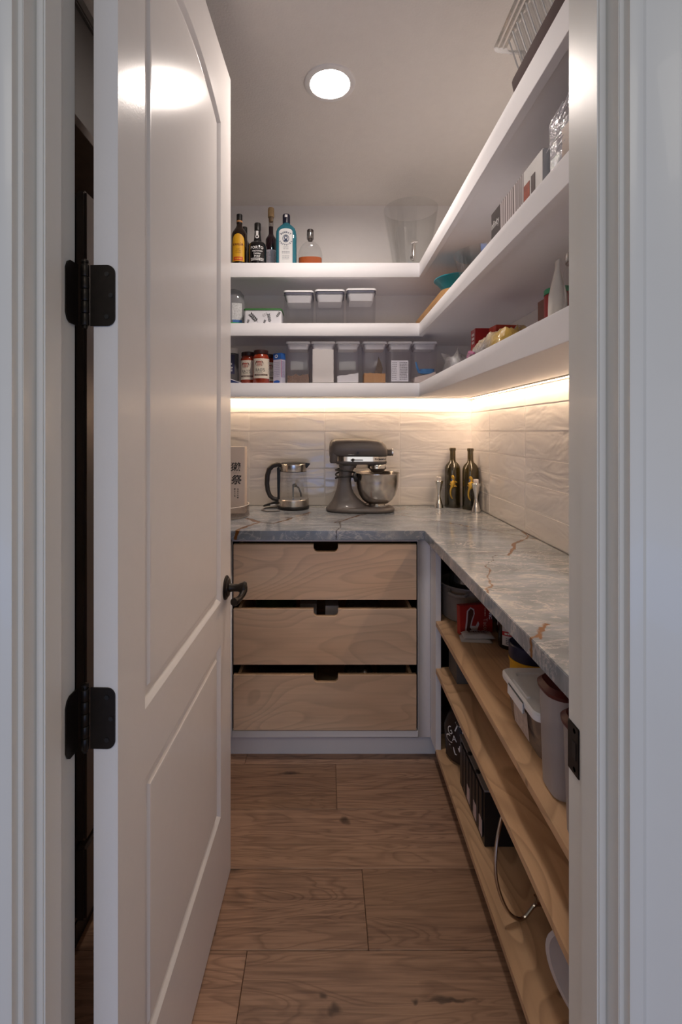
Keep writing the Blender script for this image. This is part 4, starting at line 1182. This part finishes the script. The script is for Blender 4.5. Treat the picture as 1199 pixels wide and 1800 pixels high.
rib.build('ribbed_shell', RIBS, t, angle=20)
RIDGE = clear('rib_edges', (.9, .9, .9), 1.0, diff=.40, dcol=(.85, .84, .83), rough=.08)
for k in range(14):
    y = .150 - .3 * k / 13
    MB().tube([(-.130, y, .008), (-.150, y + .003, .060), (-.171, y, .116)], .0017, 6).build('rib', RIDGE, t)
for k in range(1, 11):
    x = -.125 + .25 * k / 11
    MB().tube([(x, .155, .008), (x, .175, .060), (x, .195, .116)], .0017, 6).build('rib', RIDGE, t)
for k, z in enumerate((.118, .126, .134)):
    MB().loft([rrect(.165 + .008 * k, .19 + .008 * k, .02, z), rrect(.172 + .008 * k, .197 + .008 * k, .02, z + .002), rrect(.165 + .008 * k, .19 + .008 * k, .02, z + .004)], False, False).build('flange', RIBS, t)

# ------------------------------------------------------------------ right run of the middle shelf
t = thing('bamboo_tray', 'long bamboo tray lying at the corner of the middle shelf', 'tray', (.575, 2.045, zs2 + .0005))
bam = birch('bamboo', 1, '#b5824f', '#d9ab74', 5, .4)
MB().loft([rrect(.128, .295, .05, 0), rrect(.134, .302, .055, .012), rrect(.138, .307, .058, .046), rrect(.129, .298, .05, .046), rrect(.124, .29, .045, .012)]).build('tray', bam, t)
t = thing('teal_bowl', 'teal blue bowl resting on the bamboo tray', 'bowl', (.545, 1.945, zs2 + .0160))
MB().lathe([(.030, 0), (.034, .003), (.044, .045), (.062, .080), (.086, .108), (.098, .118), (.098, .121), (.094, .120), (.080, .106), (.058, .080), (.001, .008)], 40, cap1=False).build('bowl', mat('teal_plastic', (.02, .30, .38), .3), t)
t = thing('glass_bowl', 'clear glass bowl beside the bamboo tray on the middle shelf', 'bowl', (.545, 1.60, zs2 + .001))
MB().lathe([(.05, 0), (.055, .002), (.085, .04), (.102, .085), (.108, .108), (.110, .112), (.107, .113), (.098, .086), (.080, .042), (.001, .006)], 40, cap1=False).build('bowl', GLASS, t)

def stripes_mat():
    m, nt, b = nodes('stripe_print')
    tc = N(nt, 'ShaderNodeTexCoord'); sx = N(nt, 'ShaderNodeSeparateXYZ'); nt.links.new(tc.outputs['Object'], sx.inputs[0])
    w = math_node(nt, 'ADD', math_node(nt, 'MULTIPLY', sx.outputs['Y'], 78.0), math_node(nt, 'MULTIPLY', noise_tex(nt, vmath(nt, 'MULTIPLY', tc.outputs['Object'], (1, 22, 1.5)), 1, 2), 2.2))
    f = ramp(nt, math_node(nt, 'FRACT', w), [(0.0, 0.0), (.25, .25), (.45, 1.0), (.7, .9), (.82, .1), (1.0, 0.0)])
    c = mixc(nt, f, (.10, .07, .07), (.66, .60, .60))
    nt.links.new(c, b.inputs['Base Color']); b.inputs['Roughness'].default_value = .4
    return m
t = thing('glassware_box', 'long printed glassware carton lettered infinity on the middle shelf', 'box', (.600, 1.155, zs2 + .0005))
MB().box(-.140, .140, -.155, .155, 0, .113).build('carton', mat('carton_pale', (.62, .60, .58), .5), t, bevel=.0015)
MB().box(-.1412, -.1403, .090, .1545, .001, .112).build('dark_panel', mat('carton_dark', (.055, .045, .045), .45), t)
MB().box(-.1412, -.1403, -.060, .0895, .001, .112).build('stripe_panel', stripes_mat(), t)
MB().box(-.1412, -.1403, -.1545, -.0605, .001, .112).build('white_panel', mat('carton_white_panel', (.66, .64, .62), .45), t)
MB().box(-.1420, -.1413, -.092, -.062, .030, .078).build('picture', mat('picture_brown', (.30, .05, .02), .5, vary=.8, vscale=50), t)
MB().box(-.1420, -.1413, -.120, -.100, .030, .082).build('picture', mat('picture_dark', (.06, .035, .035), .5, vary=.6, vscale=80), t)
fn = flat((-.1418, .124, .074), (0, -1, 0), (0, 0, 1))
letters(MB(), 'infinity', .026, fn, 0, 0, width=.056).build('lettering', WHITEINK, t, fixn=False)
t = thing('wrapped_pack', 'shiny clear plastic wrapped pack beside the door jamb on the middle shelf', 'plastic pack', (.600, .845, zs2 + .0005))
FILM = clear('crinkled_film', (.66, .65, .69), 1.2, diff=.34, dcol=(.62, .60, .67), rough=.10, crinkle=1.0, cscale=34)
def pillow(mbx, hx, hy, hz, nx=22, ny=22, amp=.1, sc=4.0, seed=0, flatb=.15, p=6):
    top, bot = [], []
    for j in range(ny + 1):
        for i in range(nx + 1):
            u, v = i / nx * 2 - 1, j / ny * 2 - 1
            e = max(0, (1 - abs(u) ** p)) ** .5 * max(0, (1 - abs(v) ** p)) ** .5
            q = 1 + amp * noise.noise(Vector((u * sc + seed, v * sc, seed))) + amp * .6 * noise.noise(Vector((u * sc * 2.6, v * sc * 2.6 + seed, seed)))
            top.append((u * hx * (1 + .04 * amp * noise.noise(Vector((v * 5, seed, 1)))), v * hy, hz * (.08 + .92 * e) * q)); bot.append((u * hx * .97, v * hy * .97, 0))
    f = [(j * (nx + 1) + i, j * (nx + 1) + i + 1, (j + 1) * (nx + 1) + i + 1, (j + 1) * (nx + 1) + i) for j in range(ny) for i in range(nx)]
    b = len(top)
    f2 = [tuple(b + k for k in q)[::-1] for q in f]
    rim = [i for i in range(nx + 1)] + [j * (nx + 1) + nx for j in range(1, ny + 1)] + [ny * (nx + 1) + i for i in range(nx - 1, -1, -1)] + [j * (nx + 1) for j in range(ny - 1, 0, -1)]
    f3 = [(rim[k], rim[(k + 1) % len(rim)], b + rim[(k + 1) % len(rim)], b + rim[k]) for k in range(len(rim))]
    return mbx.add(top + bot, f + f2 + f3)
pk = MB(); rg = []
for z in (.001, .02, .05, .08, .11, .135, .148, .155):
    k_ = 1 if z < .13 else (.985 if z < .15 else .93)
    rg.append([(p[0] * k_ + .006 * noise.noise(Vector((p[0] * 30, p[1] * 30, z * 60))), p[1] * k_ + .006 * noise.noise(Vector((p[1] * 30, p[0] * 30, z * 60 + 7))), p[2] + (.010 * noise.noise(Vector((p[0] * 22, p[1] * 22, 3))) if z > .1 else 0)) for p in rrect(.142, .137, .02, z, 8)])
# denser outline so the crumples read
pk.loft(rg); pk.build('film', FILM, t, angle=40)
CREASE = clear('film_crease', (.9, .9, .92), 1.0, diff=.5, dcol=(.9, .88, .92), rough=.1)
rc = random.Random(3)
for k in range(16):
    y0 = rc.uniform(-.06, .13); z0 = rc.uniform(.05, .13); L_ = rc.uniform(.02, .06); a_ = rc.uniform(-.5, 1.3)
    MB().tube([(-.1475, y0, z0), (-.1490, y0 - L_ * .5 * math.cos(a_), z0 + L_ * .5 * math.sin(a_) * .5), (-.1475, y0 - L_ * math.cos(a_), z0 + L_ * math.sin(a_) * .5)], [.0005, .0016, .0005], 6).build('crease', CREASE, t)
for k in range(3):
    for j in range(2):
        yy = -.09 + .085 * k
        MB().lathe([(.030, 0), (.036, .003), (.038, .04), (.032, .05), (.038, .06), (.038, .105), (.02, .118)], 20, (-.085 + .085 * j, yy, .002)).build('cup', clear('ribbed_cup', (.8, .8, .84), .6, diff=.15, dcol=(.6, .6, .65)), t)
MB().box(-.1500, -.1485, .000, .055, .020, .088).build('paper_label', mat('brown_label', (.20, .11, .06), .5, vary=.5, vscale=60), t)

# ------------------------------------------------------------------ right run of the lowest upper shelf
CELLO = clear('cellophane', (.80, .78, .78), .8, diff=.12, dcol=(.55, .52, .52), rough=.1, crinkle=.8)
t = thing('cellophane_bag', 'crumpled empty clear bag at the corner of the lowest upper shelf', 'bag', (.50, 1.80, zs3 + .0005))
pb = MB(); pillow(pb, .045, .085, .062, 12, 18, .7, 2.2, 9, p=3)
pb.build('film', CELLO, t, angle=70)
MB().add([(-.03, .05, .05), (-.036, .11, .098), (.012, .10, .088), (.0, .04, .052), (-.01, .075, .06)], [(0, 1, 4), (1, 2, 4), (2, 3, 4), (3, 0, 4)]).build('loose_end', CELLO, t, fixn=False)
RED = mat('red_carton', (.30, .012, .012), .4)
def carton(name, label, loc, sx, sy, h, m_, rz=0, cat='box'):
    t = thing(name, label, cat, loc, rz)
    MB().box(-sx / 2, sx / 2, -sy / 2, sy / 2, 0, h).build('carton', m_, t, bevel=.0012)
    return t
t = carton('red_tea_box', 'red box with white print left of the yellow bag', (.545, 1.605, zs3 + .0005), .09, .050, .127, RED)
ink = MB(); fn = flat((0, -.0254, 0), (1, 0, 0), (0, 0, 1))
for k, w_ in enumerate(('TRADER', 'JOE', 'PEPPER')): pass
fine_print(ink, fn, -.012, .03, .050, .085, 3, .008, 41); fs_ = flat((-.0454, 0, 0), (0, -1, 0), (0, 0, 1)); fine_print(ink, fs_, -.012, .012, .075, .115, 3, .008, 42)
patch(ink, fs_, -.018, .018, .006, .045, 1); patch(ink, fn, -.044, -.02, .02, .026, 1)
ink.build('print', WHITEINK, t, fixn=False)
t = carton('orange_red_box', 'orange and red box behind the yellow bag', (.590, 1.535, zs3 + .0005), .10, .05, .122, mat('orange_red_carton', (.42, .035, .012), .4, vary=.6, vscale=45), .1)
t = thing('bean_bag', 'crinkled tan and yellow plastic bag lying on the lowest upper shelf', 'bag', (.535, 1.372, zs3 + .0005), .05)
pb = MB(); pillow(pb, .085, .120, .066, 20, 34, .40, 3.4, 4, p=4)
bagm, nt, b = nodes('yellow_bag_film')
co = coords(nt, (1, 1, 1)); sxyz = N(nt, 'ShaderNodeSeparateXYZ'); nt.links.new(co, sxyz.inputs[0])
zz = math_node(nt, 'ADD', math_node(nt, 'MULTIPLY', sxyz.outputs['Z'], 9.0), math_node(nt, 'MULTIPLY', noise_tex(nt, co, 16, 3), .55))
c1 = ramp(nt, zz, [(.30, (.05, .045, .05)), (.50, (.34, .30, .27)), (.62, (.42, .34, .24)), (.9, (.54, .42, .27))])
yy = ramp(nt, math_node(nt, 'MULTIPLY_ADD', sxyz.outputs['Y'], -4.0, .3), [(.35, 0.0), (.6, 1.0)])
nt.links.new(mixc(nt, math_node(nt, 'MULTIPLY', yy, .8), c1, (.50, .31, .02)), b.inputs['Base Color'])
b.inputs['Roughness'].default_value = .18; b.inputs['Coat Weight'].default_value = .6
bump(nt, b, noise_tex(nt, co, 45, 4, .6, 1.0), .7, .008)
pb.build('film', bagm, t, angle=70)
MB().tube([(-.078, .135, .018), (-.082, .10, .026), (-.084, .06, .018)], [.004, .007, .003], 8).build('pink_tie', mat('pink_film', (.42, .12, .25), .3), t)
t = carton('brown_carton', 'brown carton with a white and blue label near the door jamb', (.570, 1.207, zs3 + .0005), .035, .050, .118, mat('brown_board', (.16, .055, .035), .5, vary=.25, vscale=14))
fs_ = flat((-.0179, 0, 0), (0, -1, 0), (0, 0, 1))
patch(MB(), fs_, -.020, .027, .030, .062, 1).build('white_label', WHITEINK, t, fixn=False)
patch(MB(), flat((-.0182, 0, 0), (0, -1, 0), (0, 0, 1)), -.012, .027, .005, .034, 1).build('blue_label', mat('violet_blue', (.09, .10, .36), .5), t, fixn=False)
ink = MB(); fine_print(ink, flat((-.0182, 0, 0), (0, -1, 0), (0, 0, 1)), -.016, .024, .044, .058, 2, .003, 44); ink.build('fine_print', BLACKINK, t, fixn=False)
t = thing('white_pouch', 'narrow white stand-up pouch with a pointed top by the door jamb', 'pouch', (.515, 1.050, zs3 + .0005), PI / 2)
rg = []
for z, hx, hy in ((0, .014, .016), (.01, .016, .017), (.06, .017, .0165), (.085, .016, .016), (.115, .013, .009), (.140, .011, .0045), (.162, .010, .0012)):
    rg.append([(hx * sx * (1 + .03 * noise.noise(Vector((z * 30, sx, sy)))), hy * sy + .004 * noise.noise(Vector((z * 25, sx * 2, 3))), z) for sx, sy in ((-1, -.2), (-.6, -1), (0, -1.1), (.6, -1), (1, -.2), (1, .2), (.6, 1), (0, 1.1), (-.6, 1), (-1, .2))])
MB().loft(rg).build('pouch', mat('pouch_white', (.66, .62, .57), .45, vary=.08, bmp=.4, bscale=40), t, angle=60)
t = thing('red_canister', 'red canister with white script and a green lid by the door jamb', 'canister', (.566, 1.145, zs3 + .0005))
MB().lathe([(.032, 0), (.034, .002), (.034, .110), (.032, .113)], 32).build('body', RED, t)
MB().lathe([(.0345, .1132), (.0345, .124), (.033, .126)], 32).build('lid', mat('green_plastic', (.02, .22, .10), .4), t)
ink = MB(); letters(ink, 'D', .026, cyl(.0344, 0), .014, .084, width=.014, shear=.35); letters(ink, 'f', .024, cyl(.0344, 0), .002, .066, width=.010, shear=.35); ink.build('lettering', WHITEINK, t, fixn=False)
t = thing('glass_jar', 'clear glass jar cut off by the right door jamb on the lowest upper shelf', 'jar', (.518, .945, zs3 + .0005))
MB().lathe([(.036, 0), (.039, .003), (.039, .105), (.033, .118), (.033, .124)], 28, cap1=False).build('glass', GLASS, t)
MB().lathe([(.035, .122), (.0355, .124), (.0355, .138), (.033, .140)], 28).build('lid', STEEL, t)

# ------------------------------------------------------------------ drawer contents
t = thing('bowl_stack', 'green plastic bowls nested in the middle drawer', 'bowls', (-.215, 2.03, .3935))
for k in range(4):
    MB().lathe([(.045, .05 + k * .02), (.085, .115 + k * .02), (.088, .118 + k * .02), (.084, .117 + k * .02), (.044, .055 + k * .02)], 32).build('bowl', mat('green_bowl', (.10, .17, .03), .4), t)
MB().lathe([(.045, 0), (.045, .052)], 24).build('bowl_base', mat('green_bowl', (.10, .17, .03), .4), t)
t = carton('white_box', 'pale box in the middle drawer beside the green bowls', (-.075, 2.05, .3935), .070, .10, .175, mat('pale_grey_box', (.40, .38, .40), .5))
t = carton('grey_bin', 'pale box behind the finger notch of the middle drawer', (.025, 1.99, .3935), .055, .08, .185, mat('mauve_box', (.34, .31, .33), .5))
t = thing('bubble_tray', 'dull crinkled plastic tray in the middle drawer', 'tray', (.165, 2.06, .3935))
pb = MB(); pillow(pb, .085, .11, .165, 16, 16, .15, 3, 2, p=8); pb.build('tray', mat('dull_plastic', (.16, .14, .13), .35, vary=.4, vscale=60), t, angle=60)
t = thing('plastic_bag', 'crumpled clear bag in the bottom drawer', 'bag', (.14, 2.0, .1355))
pb = MB(); pillow(pb, .07, .09, .165, 14, 14, .25, 2.5, 6, p=6); pb.build('film', clear('dark_film', (.5, .48, .46), .6, diff=.25, dcol=(.2, .19, .18)), t, angle=60)
t = carton('black_carton', 'black carton in the bottom drawer', (.275, 2.02, .1355), .10, .15, .205, mat('black_carton', (.02, .02, .02), .4))
letters(MB(), 'WIL', .018, flat((0, 0, .2056), (1, .25, 0), (-.25, 1, 0)), 0, -.04, width=.05).build('lettering', GREYINK, t, fixn=False)
t = thing('steel_pan', 'dark steel pan in the bottom drawer', 'pan', (-.16, 2.03, .1355))
MB().lathe([(.10, 0), (.12, .02), (.13, .20), (.132, .203), (.128, .2), (.115, .02), (.001, .01)], 36, cap1=False).build('pan', mat('dark_pan', (.05, .048, .046), .25, metal=.8), t)

# ------------------------------------------------------------------ open shelf unit: top shelf
t = thing('stock_pot', 'beige lipped pot with side handles at the far end of the top plywood shelf', 'pot', (.556, 1.83, ZU + .0005))
POT = mat('beige_enamel', (.20, .165, .14), .4, vary=.08)
MB().lathe([(.098, 0), (.104, .006), (.106, .10), (.109, .122), (.116, .130), (.116, .134), (.110, .133), (.102, .118), (.100, .012), (.001, .008)], 44, cap1=False).build('pot', POT, t)
for s_ in (-1, 1):
    MB().tube([(s_ * .106, -.035, .118), (s_ * .122, -.030, .112), (s_ * .128, 0, .108), (s_ * .122, .030, .112), (s_ * .106, .035, .118)], [.006, .006, .0065, .006, .006], 8, M=Matrix.Rotation(math.radians(52), 4, 'Z')).build('handle', POT, t)
t = thing('wrapped_ball', 'crumpled clear plastic packet sitting in the beige pot', 'packet', (.556, 1.83, ZU + .0120))
m, sf = lathe_noise([(.03, 0), (.06, .03), (.075, .10), (.072, .150), (.05, .180), (.01, .192)], .10, 1.6, 8.0, 26)
m.build('film', clear('grey_film', (.45, .43, .42), .8, diff=.35, dcol=(.10, .09, .085), rough=.1), t, angle=60)

TRED = mat('taco_red', (.33, .018, .012), .45, vary=.15)
t = thing('taco_kit_box', 'red taco dinner box with a food picture in front of the beige pot', 'box', (.527, 1.668, ZU + .0018), math.radians(12))
MB().box(-.062, .062, -.012, .012, 0, .100, M=Matrix.Rotation(-.06, 4, 'X')).build('carton', TRED, t, bevel=.001)
fn = flat((0, -.0126, 0), (1, 0, 0), (0, .06, 1))
pl = MB()
pts = [(-.046, .010), (-.040, .050), (-.036, .082), (-.022, .094), (-.008, .086), (-.006, .070), (-.014, .050), (-.020, .030), (-.004, .028), (.006, .044), (.010, .034), (.002, .014), (-.018, .004)]
tr = tessellate_polygon([[Vector((a, b_, 0)) for a, b_ in pts]]); pl.add([fn(a, b_) for a, b_ in pts], [tuple(q) for q in tr]); pl.build('plate_print', mat('pink_white_ink', (.55, .42, .40), .5), t, fixn=False)
f2 = flat((0, -.0130, 0), (1, 0, 0), (0, .06, 1)); pm = MB()
pts = [(-.040, .014), (-.034, .050), (-.031, .080), (-.021, .089), (-.011, .082), (-.011, .068), (-.020, .048), (-.026, .026), (-.018, .012)]
tr = tessellate_polygon([[Vector((a, b_, 0)) for a, b_ in pts]]); pm.add([f2(a, b_) for a, b_ in pts], [tuple(q) for q in tr]); pm.build('food_print', mat('meat_brown', (.08, .022, .012), .5, vary=.7, vscale=90), t, fixn=False)
ink = MB(); letters(ink, 'Taco', .016, f2, .034, .032, width=.040, rot=-PI / 2); fine_print(ink, flat((.031, -.0130, .075), (0, 0, -1), (1, 0, 0)), -.014, .014, -.003, .003, 1, .004, 72); ink.build('lettering', mat('peach_ink', (.62, .36, .28), .5), t, fixn=False)
ink = MB(); letters(ink, 'VIC', .012, f2, .054, .060, width=.026, bold=.03, rot=-PI / 2); ink.build('lettering', WHITEINK, t, fixn=False)
FOILW = mat('foil_white', (.46, .41, .38), .3, vary=.15, bmp=.4, bscale=60)
for k, (px, py, pz, rz, lab) in enumerate(((.512, 1.615, ZU + .0005, -.12, 'lower white foil sachet lying in front of the red box'), (.520, 1.617, ZU + .0130, -.03, 'upper white foil sachet lying in front of the red box'))):
    t = thing('foil_sachet', lab, 'sachet', (px, py, pz), rz, 'foil sachets')
    pb = MB(); pillow(pb, .052, .026, .011, 18, 8, .35, 3, k * 3 + 1, p=4); pb.build('sachet', FOILW, t, angle=60)
    ink = MB(); fine_print(ink, lambda u, v: Vector((u, v, .0135 + .0)), -.034, .036, -.008, .010, 1, .012, 51 + k); ink.build('print', mat('dark_print', (.10, .05, .045), .5), t, fixn=False)
DKS = mat('dark_sauce_bottle', (.012, .006, .005), .12, coat=.4)
t = thing('tall_sauce_bottle', 'dark sauce bottle with black and white label beside the red box', 'bottle', (.640, 1.672, ZU + .0005))
MB().lathe([(.034, 0), (.036, .004), (.036, .13), (.028, .16), (.014, .19), (.013, .215)], 28).build('glass', DKS, t)
MB().lathe([(.015, .212), (.015, .235), (.013, .237)], 18).build('cap', BLACK, t)
lb = patch(MB(), cyl(.0363), -.05, .03, .03, .12, 18).build('label', mat('offwhite_label', (.50, .46, .44), .5), t, fixn=False)
fine_print(MB(), cyl(.0366), -.045, .025, .07, .115, 2, .014, 73).build('lettering', BLACKINK, lb, fixn=False)
t = thing('sauce_bottle', 'dark sauce bottle with a red-banded cream label', 'bottle', (.606, 1.565, ZU + .0005))
MB().lathe([(.031, 0), (.0335, .004), (.0340, .125), (.029, .150), (.016, .175), (.0145, .195)], 28).build('glass', DKS, t)
MB().lathe([(.0165, .192), (.0165, .218), (.014, .220)], 18).build('cap', BLACK, t)
fn = cyl(.0344); f2 = cyl(.0347)
lb = patch(MB(), fn, -.034, .030, .014, .122, 18).build('label', mat('cream_label2', (.60, .53, .47), .5), t, fixn=False)
patch(MB(), f2, -.034, .030, .046, .060, 18).build('red_band', REDINK, lb, fixn=False)
ink = MB(); letters(ink, "R'S", .017, f2, .004, .098, width=.030, bold=.02); fine_print(ink, f2, -.022, .022, .018, .040, 4, .0022, 61); fine_print(ink, f2, -.022, .022, .066, .082, 2, .004, 62)
ink.build('lettering', BLACKINK, lb, fixn=False)
fine_print(MB(), cyl(.0350), -.026, .024, .049, .057, 1, .006, 74).build('lettering', CREAM, lb, fixn=False)
t = thing('label_jar', 'jar with a pale label behind the blue-lidded tub', 'jar', (.605, 1.415, ZU + .0005))
MB().lathe([(.036, 0), (.039, .004), (.039, .112), (.034, .122)], 28).build('body', mat('pale_jar', (.45, .41, .38), .3), t)
MB().lathe([(.037, .120), (.037, .140), (.035, .142)], 28).build('lid', WHITEP, t)
letters(MB(), 'S', .020, cyl(.0394), -.002, .085, width=.014, bold=.03).build('lettering', BLACKINK, t, fixn=False)
t = thing('blue_lid_tub', 'yellow tub with a navy blue screw lid behind the white-lidded bin', 'tub', (.555, 1.288, ZU + .0005))
MB().lathe([(.046, 0), (.050, .005), (.050, .080), (.052, .086), (.0535, .090), (.0535, .096)], 36).build('tub', mat('yellow_plastic', (.62, .34, .01), .35), t)
MB().lathe([(.0525, .0962), (.0530, .098), (.0530, .132), (.050, .135)], 36).build('lid', mat('navy_lid', (.010, .012, .045), .4), t)
# white-lidded bin
t = thing('lidded_bin', 'clear storage bin with a white latched lid on the top plywood shelf', 'storage bin', (.555, 1.100, ZU + .0005))
MB().loft([rrect(.090, .082, .015, .001), rrect(.092, .084, .016, .006), rrect(.104, .094, .018, .100)], cap1=False).build('bin', clear('bin_plastic', (.84, .80, .78), .3, diff=.16, dcol=(.55, .45, .40)), t)
MB().loft([rrect(.111, .101, .02, .094), rrect(.112, .102, .021, .097), rrect(.112, .102, .021, .108), rrect(.108, .098, .02, .112), rrect(.086, .076, .012, .112), rrect(.083, .073, .011, .108)], cap0=False).build('lid', WHITEP, t)
MB().box(-.1155, -.111, -.045, .045, .078, .104).build('latch', WHITEP, t, bevel=.003)
MB().box(-.104, -.094, -.04, .04, .112, .1155).build('lid_ridge', WHITEP, t, bevel=.0015)
for k in range(5):
    MB().box(-.07 + .032 * k, -.048 + .032 * k, -.070, .065, .012, .084, M=Matrix.Rotation(.04 * (k - 2), 4, 'Y')).build('packet', mat('brown_packet_%d' % (k % 2), ((.14, .09, .06), (.26, .21, .17))[k % 2], .3, vary=.4, vscale=50), t, bevel=.004)
MB().add([(-.1005, -.045, .018), (-.1005, .035, .018), (-.1060, .035, .080), (-.1060, -.045, .080)], [(0, 1, 2, 3)]).build('label_sheet', mat('label_sheet', (.42, .36, .33), .5, vary=.6, vscale=90), t, fixn=False)
# tall milky containers with dark red lids
DRED = mat('dark_red_lid', (.085, .012, .010), .4)
def milky(loc, label):  # rounded box, slightly wider at the top
    t = thing('milky_canister', label, 'container', loc, 0, 'milky containers with dark red lids')
    MB().loft([rrect(.050, .034, .022, .001), rrect(.053, .037, .024, .006), rrect(.060, .043, .032, .196), rrect(.062, .045, .033, .200)], cap1=False).build('body', MILKY, t)
    MB().loft([rrect(.063, .046, .034, .198), rrect(.064, .047, .034, .205), rrect(.056, .039, .030, .214), rrect(.030, .018, .015, .217)]).build('lid', DRED, t)
    o = MB().loft([rrect(.046, .031, .02, .005), rrect(.049, .034, .02, .04)]).build('contents', mat('grey_powder', (.30, .25, .23), .9), t); o['kind'] = 'stuff'
milky((.492, .938, ZU + .0005), 'milky plastic container with a dark red lid beside the white-lidded bin')
milky((.480, .818, ZU + .0005), 'milky plastic container with a dark red lid cut off by the door jamb')

# middle plywood shelf
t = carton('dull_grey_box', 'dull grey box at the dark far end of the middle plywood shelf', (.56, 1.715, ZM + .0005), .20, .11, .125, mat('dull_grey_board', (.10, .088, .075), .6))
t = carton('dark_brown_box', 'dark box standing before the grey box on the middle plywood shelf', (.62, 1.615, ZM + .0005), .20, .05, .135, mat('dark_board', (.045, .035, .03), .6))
t = thing('clear_tub', 'clear plastic tub lying deep on the middle plywood shelf', 'tub', (.655, .985, ZM + .0005))
MB().lathe([(.055, 0), (.06, .004), (.068, .09), (.070, .094), (.067, .092), (.058, .006), (.001, .005)], 32, cap1=False).build('tub', clear('tub_plastic', (.82, .8, .78), .5, diff=.1, dcol=(.5, .45, .4)), t)

# bottom plywood shelf
t = thing('lettered_bag', 'crumpled black bag with white letters on the bottom plywood shelf', 'bag', (.515, 1.735, ZB + .0005))
m, sf = lathe_noise([(.060, 0), (.072, .012), (.078, .06), (.074, .11), (.062, .15), (.045, .178), (.012, .190)], .16, 1.4, 2.2, 36)
m.build('bag', mat('black_bag', (.022, .012, .009), .5, vary=.4), t, angle=70)
ink = MB(); rr = random.Random(5)
for ch, u, v, h, a in (('C', -.045, .090, .030, .3), ('R', .004, .060, .034, -.2), ('U', -.018, .052, .030, .2), ('G', -.040, .118, .022, .5), ('O', .020, .120, .034, .4), ('A', -.022, .100, .020, .1), ('T', -.012, .135, .026, -.5), ('S', -.052, .055, .018, .2), ('L', .030, .030, .026, 0)):
    letters(ink, ch, h, sf, u - .040, v, rot=a, width=h * .8)
ink.build('lettering', WHITEINK, t, fixn=False)
patch(MB(), sf, -.034, -.006, .006, .028, 4, 2).build('paper_tag', WHITEINK, t, fixn=False)
t = thing('black_crate', 'black slatted carton with three small pink labels on the bottom plywood shelf', 'box', (.578, 1.480, ZB + .0005))
MB().box(-.122, .122, -.124, .126, 0, .158).build('carton', mat('black_gloss_board', (.010, .009, .009), .35), t, bevel=.0015)
MB().box(-.123, .123, -.125, .127, .1582, .1635).build('grey_top', mat('grey_board', (.22, .20, .19), .6), t)
for k in range(7):
    y = .112 - k * .032
    MB().box(-.1255, -.1222, y - .028, y - .004, .014, .150).build('slat', mat('dark_slat', (.028, .020, .016), .45, vary=.3), t, bevel=.001)
for k, y in enumerate((.020, -.045, -.098)):
    lb = MB().box(-.1268, -.1257, y - .014, y + .012, .020, .066).build('paper_label', mat('pink_label', (.52, .40, .38), .5, vary=.2, vscale=120), t)
MB().ball((-.118, .03, .163), .008, .010, .004).build('top_notch', BLACK, t); MB().ball((-.118, -.05, .163), .008, .010, .004).build('top_notch', BLACK, t)
t = thing('chrome_loop', 'chrome wire loop handle on the bottom plywood shelf', 'wire rack', (.46, 1.155, ZB + .0005))
NI = mat('nickel_wire', (.55, .48, .42), .2, metal=1.0)
pth = [(.130, .10, .235), (.060, .075, .245), (.0, .05, .232), (-.028, .025, .195), (-.041, .01, .150), (-.044, .0, .105), (-.034, -.006, .062), (-.016, -.008, .026), (.006, -.006, .008), (.024, -.003, .008), (.040, 0, .022), (.052, .002, .033), (.072, .004, .034), (.140, .008, .034)]
def smooth_path(p, n=4):
    p = [Vector(q) for q in p]; out = []
    for i in range(len(p) - 1):
        a, b_, c, d = p[max(i - 1, 0)], p[i], p[i + 1], p[min(i + 2, len(p) - 1)]
        for k in range(n):
            s_ = k / n
            out.append(.5 * ((2 * b_) + (c - a) * s_ + (2 * a - 5 * b_ + 4 * c - d) * s_ ** 2 + (3 * b_ - a - 3 * c + d) * s_ ** 3))
    return out + [p[-1]]
MB().tube(smooth_path(pth), .0042, 10).build('loop', NI, t)
MB().tube([(.058, .003, .033), (.052, .002, .058)], .003, 8).build('stub', NI, t)
MB().tube(smooth_path([(.130, .10, .235), (.20, .09, .20), (.235, .06, .12), (.235, .03, .05), (.19, .01, .005), (.14, .008, .034)]), .0042, 10).build('rear_loop', NI, t)
t = thing('white_bowl', 'white plastic mixing bowl tipped on its side on the bottom plywood shelf', 'bowl', (.548, .890, ZB + .130))
t.rotation_euler = (math.radians(100), 0, math.radians(-58))
MB().lathe([(.045, -.050), (.05, -.052), (.085, -.030), (.105, .0), (.115, .030), (.121, .034), (.121, .037), (.113, .036), (.10, .002), (.08, -.026), (.001, -.044)], 44, cap1=False).build('bowl', mat('white_bowl', (.62, .58, .56), .3), t)
